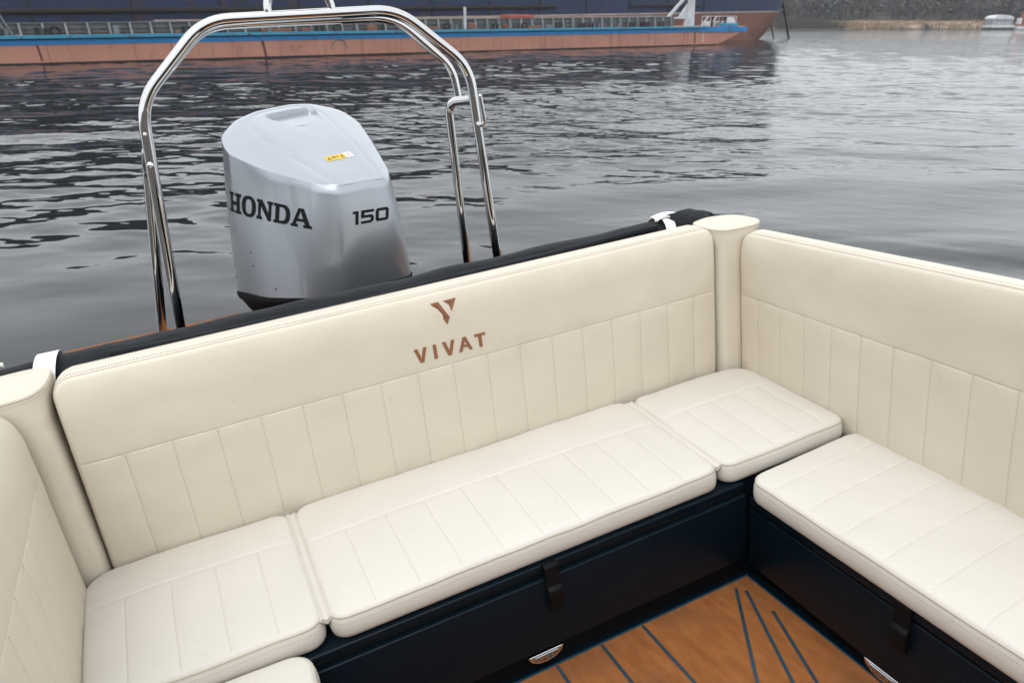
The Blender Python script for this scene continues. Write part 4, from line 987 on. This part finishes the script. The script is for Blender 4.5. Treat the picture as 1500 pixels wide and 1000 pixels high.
# ------------------------------------------------------------------ water, banks, sky
water = bpy.data.materials.new('river_water'); water.use_nodes = True
def build_water():
    nt = water.node_tree; L = nt.links; b = nt.nodes['Principled BSDF']
    b.inputs['Base Color'].default_value = (0.010, 0.013, 0.013, 1); b.inputs['Roughness'].default_value = 0.02; b.inputs['IOR'].default_value = 1.333
    tc = nt.nodes.new('ShaderNodeTexCoord'); prev = None
    def wave(scale, stretch, rot, dist, det=3, rough=0.5, distort=0.0, mask=None, wind=False):
        nonlocal prev
        mp = nt.nodes.new('ShaderNodeMapping'); mp.inputs['Scale'].default_value = stretch; mp.inputs['Rotation'].default_value = (0, 0, R(rot)); L.new(tc.outputs['Object'], mp.inputs['Vector'])
        n = nt.nodes.new('ShaderNodeTexNoise'); n.inputs['Scale'].default_value = scale; n.inputs['Detail'].default_value = det; n.inputs['Roughness'].default_value = rough; n.inputs['Distortion'].default_value = distort
        L.new(mp.outputs['Vector'], n.inputs['Vector']); h = n.outputs['Fac']
        if mask:
            m2 = nt.nodes.new('ShaderNodeTexNoise'); m2.inputs['Scale'].default_value = mask; m2.inputs['Detail'].default_value = 2; L.new(mp.outputs['Vector'], m2.inputs['Vector'])
            r = nt.nodes.new('ShaderNodeMapRange'); r.inputs['From Min'].default_value = 0.35; r.inputs['From Max'].default_value = 0.65; r.inputs['To Min'].default_value = 0.15; L.new(m2.outputs['Fac'], r.inputs['Value'])
            mu = nt.nodes.new('ShaderNodeMath'); mu.operation = 'MULTIPLY'; L.new(h, mu.inputs[0]); L.new(r.outputs['Result'], mu.inputs[1]); h = mu.outputs[0]
        if wind == 'lee':   # calm patch round the boat, small ripples further out
            sx = nt.nodes.new('ShaderNodeSeparateXYZ'); L.new(tc.outputs['Object'], sx.inputs[0])
            f1 = nt.nodes.new('ShaderNodeMapRange'); f1.inputs['From Min'].default_value = 5; f1.inputs['From Max'].default_value = 15; f1.interpolation_type = 'SMOOTHSTEP'; L.new(sx.outputs['Y'], f1.inputs['Value'])
            mu = nt.nodes.new('ShaderNodeMath'); mu.operation = 'MULTIPLY'; L.new(h, mu.inputs[0]); L.new(f1.outputs['Result'], mu.inputs[1]); h = mu.outputs[0]
        elif wind:   # open river beyond the shelter of the moored ships is ruffled by wind
            sx = nt.nodes.new('ShaderNodeSeparateXYZ'); L.new(tc.outputs['Object'], sx.inputs[0])
            f1 = nt.nodes.new('ShaderNodeMapRange'); f1.inputs['From Min'].default_value = 6; f1.inputs['From Max'].default_value = 34; f1.interpolation_type = 'SMOOTHSTEP'; L.new(sx.outputs['X'], f1.inputs['Value'])
            f2 = nt.nodes.new('ShaderNodeMapRange'); f2.inputs['From Min'].default_value = 12; f2.inputs['From Max'].default_value = 50; f2.interpolation_type = 'SMOOTHSTEP'; L.new(sx.outputs['Y'], f2.inputs['Value'])
            for f_ in (f1, f2):
                mu = nt.nodes.new('ShaderNodeMath'); mu.operation = 'MULTIPLY'; L.new(h, mu.inputs[0]); L.new(f_.outputs['Result'], mu.inputs[1]); h = mu.outputs[0]
        bp = nt.nodes.new('ShaderNodeBump'); bp.inputs['Strength'].default_value = 1; bp.inputs['Distance'].default_value = dist; L.new(h, bp.inputs['Height'])
        if prev: L.new(prev.outputs['Normal'], bp.inputs['Normal'])
        prev = bp
    wave(9.0, (0.5, 1, 1), 8, 0.0022, 1, 0.4, 0.4, 0.12)
    wave(6.0, (0.6, 1, 1), -4, 0.012, 2, 0.4, 0.5, 0.10, 'lee')
    wave(9.0, (0.5, 1, 1), -5, 0.030, 2, 0.5, 0.2, None, True)
    L.new(prev.outputs['Normal'], b.inputs['Normal'])
build_water()
import numpy as np
def water_mesh():
    # a fan of real waves round the boat: rings grow with distance, finest ahead of the stern
    rs = [0.6]; 
    while rs[-1] < 150: rs.append(rs[-1] + max(0.035, 0.0021 * rs[-1], 0.00007 * rs[-1] ** 2))
    rs += [170, 200, 260, 360, 520, 760, 1000]
    rs = np.array(rs)
    th = np.concatenate([np.radians(np.linspace(-52, 52, 900)), np.radians(np.linspace(53, 307, 110))])
    Rr, T = np.meshgrid(rs, th, indexing='ij'); X = Rr * np.sin(T); Y = Rr * np.cos(T)
    dr = np.gradient(rs)[:, None]
    Td = np.degrees(T); Td = np.where(Td > 180, Td - 360, Td)
    fade = np.clip((60 - np.abs(Td)) / 9, 0, 1) * np.clip((150 - Rr) / 50, 0, 1)
    rng = np.random.default_rng(5); Zz = np.zeros_like(X)
    lee = 0.20 + 0.80 * np.clip((Rr - 5.5) / 12, 0, 1)
    # slowly changing patches of rougher and calmer water
    patch = 0.0
    for k in range(7):
        a = rng.uniform(0, np.pi); l = rng.uniform(5, 16); patch = patch + np.sin((X * np.cos(a) * 0.5 + Y * np.sin(a)) * 2 * np.pi / l + rng.uniform(0, 6.3))
    patch = np.clip(0.85 + 0.24 * patch, 0.35, 1.5)
    n = 84
    for k in range(n):
        lam = 0.20 * (3.2 / 0.20) ** (k / (n - 1)) * rng.uniform(0.93, 1.07)
        a = np.radians(rng.normal(86, 26)); ph = rng.uniform(0, 6.3)
        sl = 0.0140 * (1.0 if lam > 0.45 else 0.9) * (0.7 if lam > 1.5 else 1)
        att = np.clip((lam / dr - 3.0) / 3.0, 0, 1)
        loc = lee if lam < 1.0 else 0.55 + 0.45 * lee
        Zz += sl * lam / (2 * np.pi) * att * loc * (patch if lam < 1.6 else 1) * np.sin((X * np.cos(a) + Y * np.sin(a)) * 2 * np.pi / lam + ph)
    Zz *= fade
    m, q = X.shape
    co = np.stack([X, Y, Zz], -1).reshape(-1, 3); co = np.vstack([co, [[0, 0, 0]]])
    I, J = np.meshgrid(np.arange(m - 1), np.arange(q), indexing='ij'); J2 = (J + 1) % q
    quads = np.stack([I * q + J, I * q + J2, (I + 1) * q + J2, (I + 1) * q + J], -1).reshape(-1, 4)[:, ::-1]
    jj = np.arange(q); tris = np.stack([np.full(q, m * q), (jj + 1) % q, jj], -1)
    me = bpy.data.meshes.new('water'); me.vertices.add(len(co)); me.vertices.foreach_set('co', co.astype(np.float32).ravel())
    loops = np.concatenate([quads.ravel(), tris.ravel()]).astype(np.int32); me.loops.add(len(loops)); me.loops.foreach_set('vertex_index', loops)
    st = np.concatenate([np.arange(len(quads)) * 4, len(quads) * 4 + np.arange(len(tris)) * 3]).astype(np.int32)
    me.polygons.add(len(st)); me.polygons.foreach_set('loop_start', st)
    me.update(calc_edges=True); me.validate(); me.shade_smooth(); me.materials.append(water)
    o = bpy.data.objects.new('water', me); COL.objects.link(o); o['kind'] = 'structure'
    print('water normal z', me.polygons[1000].normal.z, 'verts', len(co))
water_mesh()
# far bank and wooded hill
sand = mat('bank_sand', (0.34, 0.25, 0.17), 0.9, noise_col=(0.15, 0.12, 0.08), noise_scale=0.12, stretch=(0.4, 1, 1))
hillm = mat('hill_soil', (0.11, 0.10, 0.09), 0.95, noise_col=(0.08, 0.075, 0.07), noise_scale=0.1)
vs = []; fs = []; nxx = 120; prof = [(-3, -0.6), (0, 0.0), (2, 0.35), (8, 0.9), (14, 1.6), (22, 2.6), (45, 5), (80, 9), (130, 12)]
for i in range(nxx + 1):
    x = -260 + 720 * i / nxx; w_ = 3.0 * noise.noise(V((x * 0.02, 3, 0)))
    for (d_, z) in prof: vs.append(V((x, 196 + w_ + d_, z * (1 + 0.25 * noise.noise(V((x * 0.01, d_ * 0.02, 5)))) if z > 0 else z)))
m_ = len(prof); fs = [(i * m_ + k, (i + 1) * m_ + k, (i + 1) * m_ + k + 1, i * m_ + k + 1) for i in range(nxx) for k in range(m_ - 1)]
g = Geo(); g.add(vs, fs); single('riverbank_hill', g, hillm, None, None, frame=WORLD, kind='structure')
def bank_z(x, d_):
    for (a, za), (b_, zb2) in zip(prof, prof[1:]):
        if a <= d_ <= b_: return za + (zb2 - za) * (d_ - a) / (b_ - a)
    return prof[-1][1]
vs = []; prof2 = [(3, -0.6), (0, 0.0), (-3, 1.4), (-8, 5.0), (-14, 11), (-30, 17), (-80, 24)]  # unseen bank behind the camera, added to darken reflections in steel and cowl
for i in range(81):
    x = -160 + 320 * i / 80
    for (d_, z) in prof2: vs.append(V((x, -24 + 4 * noise.noise(V((x * 0.04, 7, 1))) + d_, z * (1 + 0.35 * noise.noise(V((x * 0.06, d_ * 0.05, 2)))) if z > 0 else z)))
g = Geo(); g.add(vs, [(i * 7 + k, (i + 1) * 7 + k, (i + 1) * 7 + k + 1, i * 7 + k + 1) for i in range(80) for k in range(6)]); single('unseen_reflection_bank', g, hillm, None, None, frame=WORLD, kind='structure')
def multi(name, geos, mats, label, cat, kind, frame=WORLD):
    me = bpy.data.meshes.new(name); vs, fs, mi = [], [], []
    for k, g in enumerate(geos):
        o = len(vs); vs += g.v; fs += [tuple(i + o for i in f) for f in g.f]; mi += [k] * len(g.f)
    me.from_pydata(vs, [], fs)
    for m in mats: me.materials.append(m)
    me.polygons.foreach_set('material_index', mi)
    o = bpy.data.objects.new(name, me); COL.objects.link(o); o['label'] = label; o['category'] = cat; o['kind'] = kind; return o
random.seed(11)
leafm = [mat('winter_crown_%s' % n, c, 0.95) for n, c in (('grey', (0.115, 0.112, 0.108)), ('brown', (0.125, 0.108, 0.092)), ('tan', (0.17, 0.13, 0.095)), ('dark', (0.085, 0.087, 0.087)))]
trunkm = mat('winter_trunk', (0.10, 0.09, 0.08), 0.9)
G = [Geo() for _ in range(5)]
def flake(g, c, r):
    a = V((random.gauss(0, 1), random.gauss(0, 1), random.gauss(0, 1))).normalized(); b = a.orthogonal().normalized(); c2 = a.cross(b)
    g.add([c + b * r, c + c2 * r * random.uniform(0.4, 1), c - b * r * random.uniform(0.5, 1), c - c2 * r], [(0, 1, 2, 3)])
for i in range(1100):
    x = random.uniform(50, 190); d_ = 14 + 55 * random.random() ** 1.3
    z0 = bank_z(x, d_); h = random.uniform(6, 10); w_ = h * random.uniform(0.22, 0.36); k = random.choices([0, 1, 2, 3], [5, 4, 0.8, 3])[0]
    base = V((x, 196 + d_, z0)); G[4].join(tube([base, base + V((random.uniform(-0.4, 0.4), 0, h * 0.85))], [0.16, 0.04], 4))
    for j in range(120):
        u = V((random.gauss(0, 1), random.gauss(0, 1), random.gauss(0, 1))).normalized() * random.random() ** 0.4
        flake(G[k], base + V((u.x * w_, u.y * w_, h * 0.62 + u.z * h * 0.40)), random.uniform(0.15, 0.45))
multi('forest', G, leafm + [trunkm], 'dull brown and grey leafless winter forest on the far bank', 'forest', 'stuff')
reedm = mat('dry_reed', (0.25, 0.175, 0.11), 0.9); reedd = mat('dark_scrub', (0.06, 0.055, 0.045), 0.95)
G = [Geo(), Geo(), Geo()]
for i in range(2600):
    x = random.uniform(40, 220); d_ = random.uniform(0.2, 11); q = noise.noise(V((x * 0.06, 0.3, 9))) + 0.35 * noise.noise(V((x * 0.3, d_ * 0.2, 2)))
    k = 0 if q > 0.0 else 1
    if 96 < x < 128 and 1 < d_: k = 0; 
    if 100 < x < 126 and random.random() < 0.5: continue
    base = V((x, 196 + d_ + 3.0 * noise.noise(V((x * 0.02, 3, 0))), bank_z(x, d_))); hh = random.uniform(0.4, 1.5) * (1.3 if k else 0.9)
    for j in range(14):
        p = base + V((random.gauss(0, 0.7), random.gauss(0, 0.4), 0)); q = p + V((random.gauss(0, 0.22), random.gauss(0, 0.1), hh * random.uniform(0.5, 1))); ww = V((random.uniform(0.03, 0.09), 0, 0))
        G[k].add([p - ww, p + ww, q + ww * 0.5, q - ww * 0.5], [(0, 1, 2, 3)])
multi('reeds', G[:2], [reedm, reedd], 'dry tan reeds and dark scrub along the far shoreline', 'reeds', 'stuff')
vs = []; m_ = 40
pr2 = [(0.6, 0.12), (3, 0.75), (8, 1.35), (12, 1.9)]
for i in range(m_ + 1):
    x = 92 + 38 * i / m_; w_ = 3.0 * noise.noise(V((x * 0.02, 3, 0)))
    for d_, z in pr2: vs.append(V((x, 196 + w_ + d_, z + 0.06)))
g = Geo(); g.add(vs, [(i * 4 + k, (i + 1) * 4 + k, (i + 1) * 4 + k + 1, i * 4 + k + 1) for i in range(m_) for k in range(3)]); single('beach', g, sand, None, None, frame=WORLD, kind='structure')

# white cabin boat and the red mast on the right
def wq(u, y): # pixel column of the photograph's right edge, resolved to real metres once
    return (u - 750) / 1000.0 * (y * 0.905 + 0.9)
hb = Thing('houseboat', 'small white domed houseboat with windows moored at the far bank', 'houseboat', (123, 190, 0), WORLD)
X0, X1, YY = 120.4, 125.4, 188.0
g = Geo(); g.join(box(X0 - 0.3, X1 + 0.2, YY, YY + 4, -0.3, 0.35, 0.1)); hb.part('pontoon', g, ironblk)
hb.part('hull_band', box(X0 - 0.25, X1 + 0.1, YY - 0.05, YY + 4, 0.36, 0.95, 0.05), whitep)
hb.part('cabin', box(X0, X1 - 0.3, YY + 0.4, YY + 3.6, 0.95, 2.3, 0.05), mat('cabin_grey', (0.30, 0.32, 0.35), 0.4))
for k in range(8):
    x = X0 + k * (X1 - X0 - 0.4) / 7.0; hb.part('mullion', box(x, x + 0.12, YY + 0.3, YY + 0.38, 0.95, 2.3), whitep, smooth=False)
rf = [[V((X0 - 0.2 + (X1 - X0 - 0.1) * (0.5 + 0.5 * math.cos(a)), YY + 0.1, 2.3 + 1.0 * max(0, math.sin(a)) ** 0.7)) for a in [math.pi * k / 18 for k in range(19)]]]
hb.part('domed_roof', prism(rf[0], (0, 3.8, 0)), whitep)
mst = Thing('red_mast', 'tall red lattice mast leaning at the right edge beside the houseboat', 'mast', (127, 189, 0), WORLD)
g = Geo()
for dx in (0, 1.0): g.join(tube([(126.2 + dx, 188, 0.4), (128.6 + dx * 0.5, 188, 11)], 0.13, 6))
for k in range(9): f = k / 9; g.join(tube([(126.2 + 2.4 * f, 188, 0.4 + 10.6 * f), (127.2 + 1.9 * (f + 0.1), 188, 0.4 + 10.6 * (f + 0.1))], 0.08, 5))
mst.part('lattice', g, orange); mst.part('white_panel', box(125.8, 126.9, 187.6, 188.0, 1.2, 2.6, 0.05), whitep); mst.part('float', box(126.0, 132, 187, 190, 0.0, 0.7, 0.1), whitep)

hz_m = bpy.data.materials.new('haze_air'); hz_m.use_nodes = True; nt = hz_m.node_tree; nt.nodes.remove(nt.nodes['Principled BSDF'])
pv = nt.nodes.new('ShaderNodeVolumePrincipled'); pv.inputs['Color'].default_value = (0.86, 0.90, 0.96, 1); pv.inputs['Density'].default_value = 0.00042
nt.links.new(pv.outputs['Volume'], nt.nodes['Material Output'].inputs['Volume'])
o = single('haze', box(-1050, 1050, -1050, 1050, -2.5, 75), hz_m, 'thin pale haze lying over the river and the far bank', 'haze', frame=WORLD, kind='stuff', smooth=False)
# ------------------------------------------------------------------ world and light
w = bpy.data.worlds.new('World'); sc.world = w; w.use_nodes = True; nt = w.node_tree; L = nt.links
bg = nt.nodes['Background']; sky = nt.nodes.new('ShaderNodeTexSky'); sky.sky_type = 'NISHITA'; sky.sun_disc = False
SE, SR = 66, 205
sky.sun_elevation = R(SE); sky.sun_rotation = R(SR); sky.air_density = 1.0; sky.dust_density = 4.0; sky.ozone_density = 1.0
hs = nt.nodes.new('ShaderNodeHueSaturation'); hs.inputs['Saturation'].default_value = 0.10; L.new(sky.outputs['Color'], hs.inputs['Color'])
tcw = nt.nodes.new('ShaderNodeTexCoord'); nz = nt.nodes.new('ShaderNodeTexNoise'); nz.inputs['Scale'].default_value = 2.2; nz.inputs['Detail'].default_value = 5; L.new(tcw.outputs['Generated'], nz.inputs['Vector'])
rp = nt.nodes.new('ShaderNodeMapRange'); rp.inputs['From Min'].default_value = 0.3; rp.inputs['From Max'].default_value = 0.7; rp.inputs['To Min'].default_value = 0.9; rp.inputs['To Max'].default_value = 1.1; L.new(nz.outputs['Fac'], rp.inputs['Value'])
sx = nt.nodes.new('ShaderNodeSeparateXYZ'); L.new(tcw.outputs['Generated'], sx.inputs[0])
gz = nt.nodes.new('ShaderNodeMapRange'); gz.inputs['From Min'].default_value = 0; gz.inputs['From Max'].default_value = 1; gz.inputs['To Min'].default_value = 1.34; gz.inputs['To Max'].default_value = 1.36; L.new(sx.outputs['Z'], gz.inputs['Value'])
mg = nt.nodes.new('ShaderNodeMath'); mg.operation = 'MULTIPLY'; L.new(gz.outputs['Result'], mg.inputs[0]); L.new(rp.outputs['Result'], mg.inputs[1])
mxw = nt.nodes.new('ShaderNodeMixRGB'); mxw.inputs['Fac'].default_value = 0.8; mxw.inputs['Color2'].default_value = (6.6, 6.9, 7.2, 1); L.new(hs.outputs['Color'], mxw.inputs['Color1'])
ml = nt.nodes.new('ShaderNodeVectorMath'); ml.operation = 'MULTIPLY'; L.new(mxw.outputs['Color'], ml.inputs[0]); L.new(mg.outputs[0], ml.inputs[1])
L.new(ml.outputs[0], bg.inputs['Color']); bg.inputs['Strength'].default_value = 0.11
sun = bpy.data.lights.new('sun', 'SUN'); sun.energy = 0.65; sun.angle = R(50); sun.color = (1.0, 0.97, 0.93)
so = bpy.data.objects.new('sun', sun); COL.objects.link(so)
# Nishita: rotation 0 puts the sun over +Y, turning clockwise seen from above
az = R(SR); dirv = V((math.sin(az) * math.cos(R(SE)), math.cos(az) * math.cos(R(SE)), math.sin(R(SE))))
so.rotation_euler = (-dirv).to_track_quat('-Z', 'Y').to_euler(); so.location = dirv * 30

# ------------------------------------------------------------------ camera
cam = bpy.data.cameras.new('camera'); co = bpy.data.objects.new('camera', cam); COL.objects.link(co); sc.camera = co
cam.sensor_width = 36; cam.lens = 24; cam.clip_end = 3000; cam.clip_start = 0.02
co.location = (0, 0, 2.1); co.rotation_euler = (R(90) - math.atan(0.47), 0, 0)
cam.dof.use_dof = True; cam.dof.focus_distance = 2.3; cam.dof.aperture_fstop = 5.0
vs_ = sc.view_settings; vs_.view_transform = 'Standard'; vs_.look = 'None'; vs_.gamma = 1; vs_.exposure = 0.66
sc.render.engine = 'CYCLES'
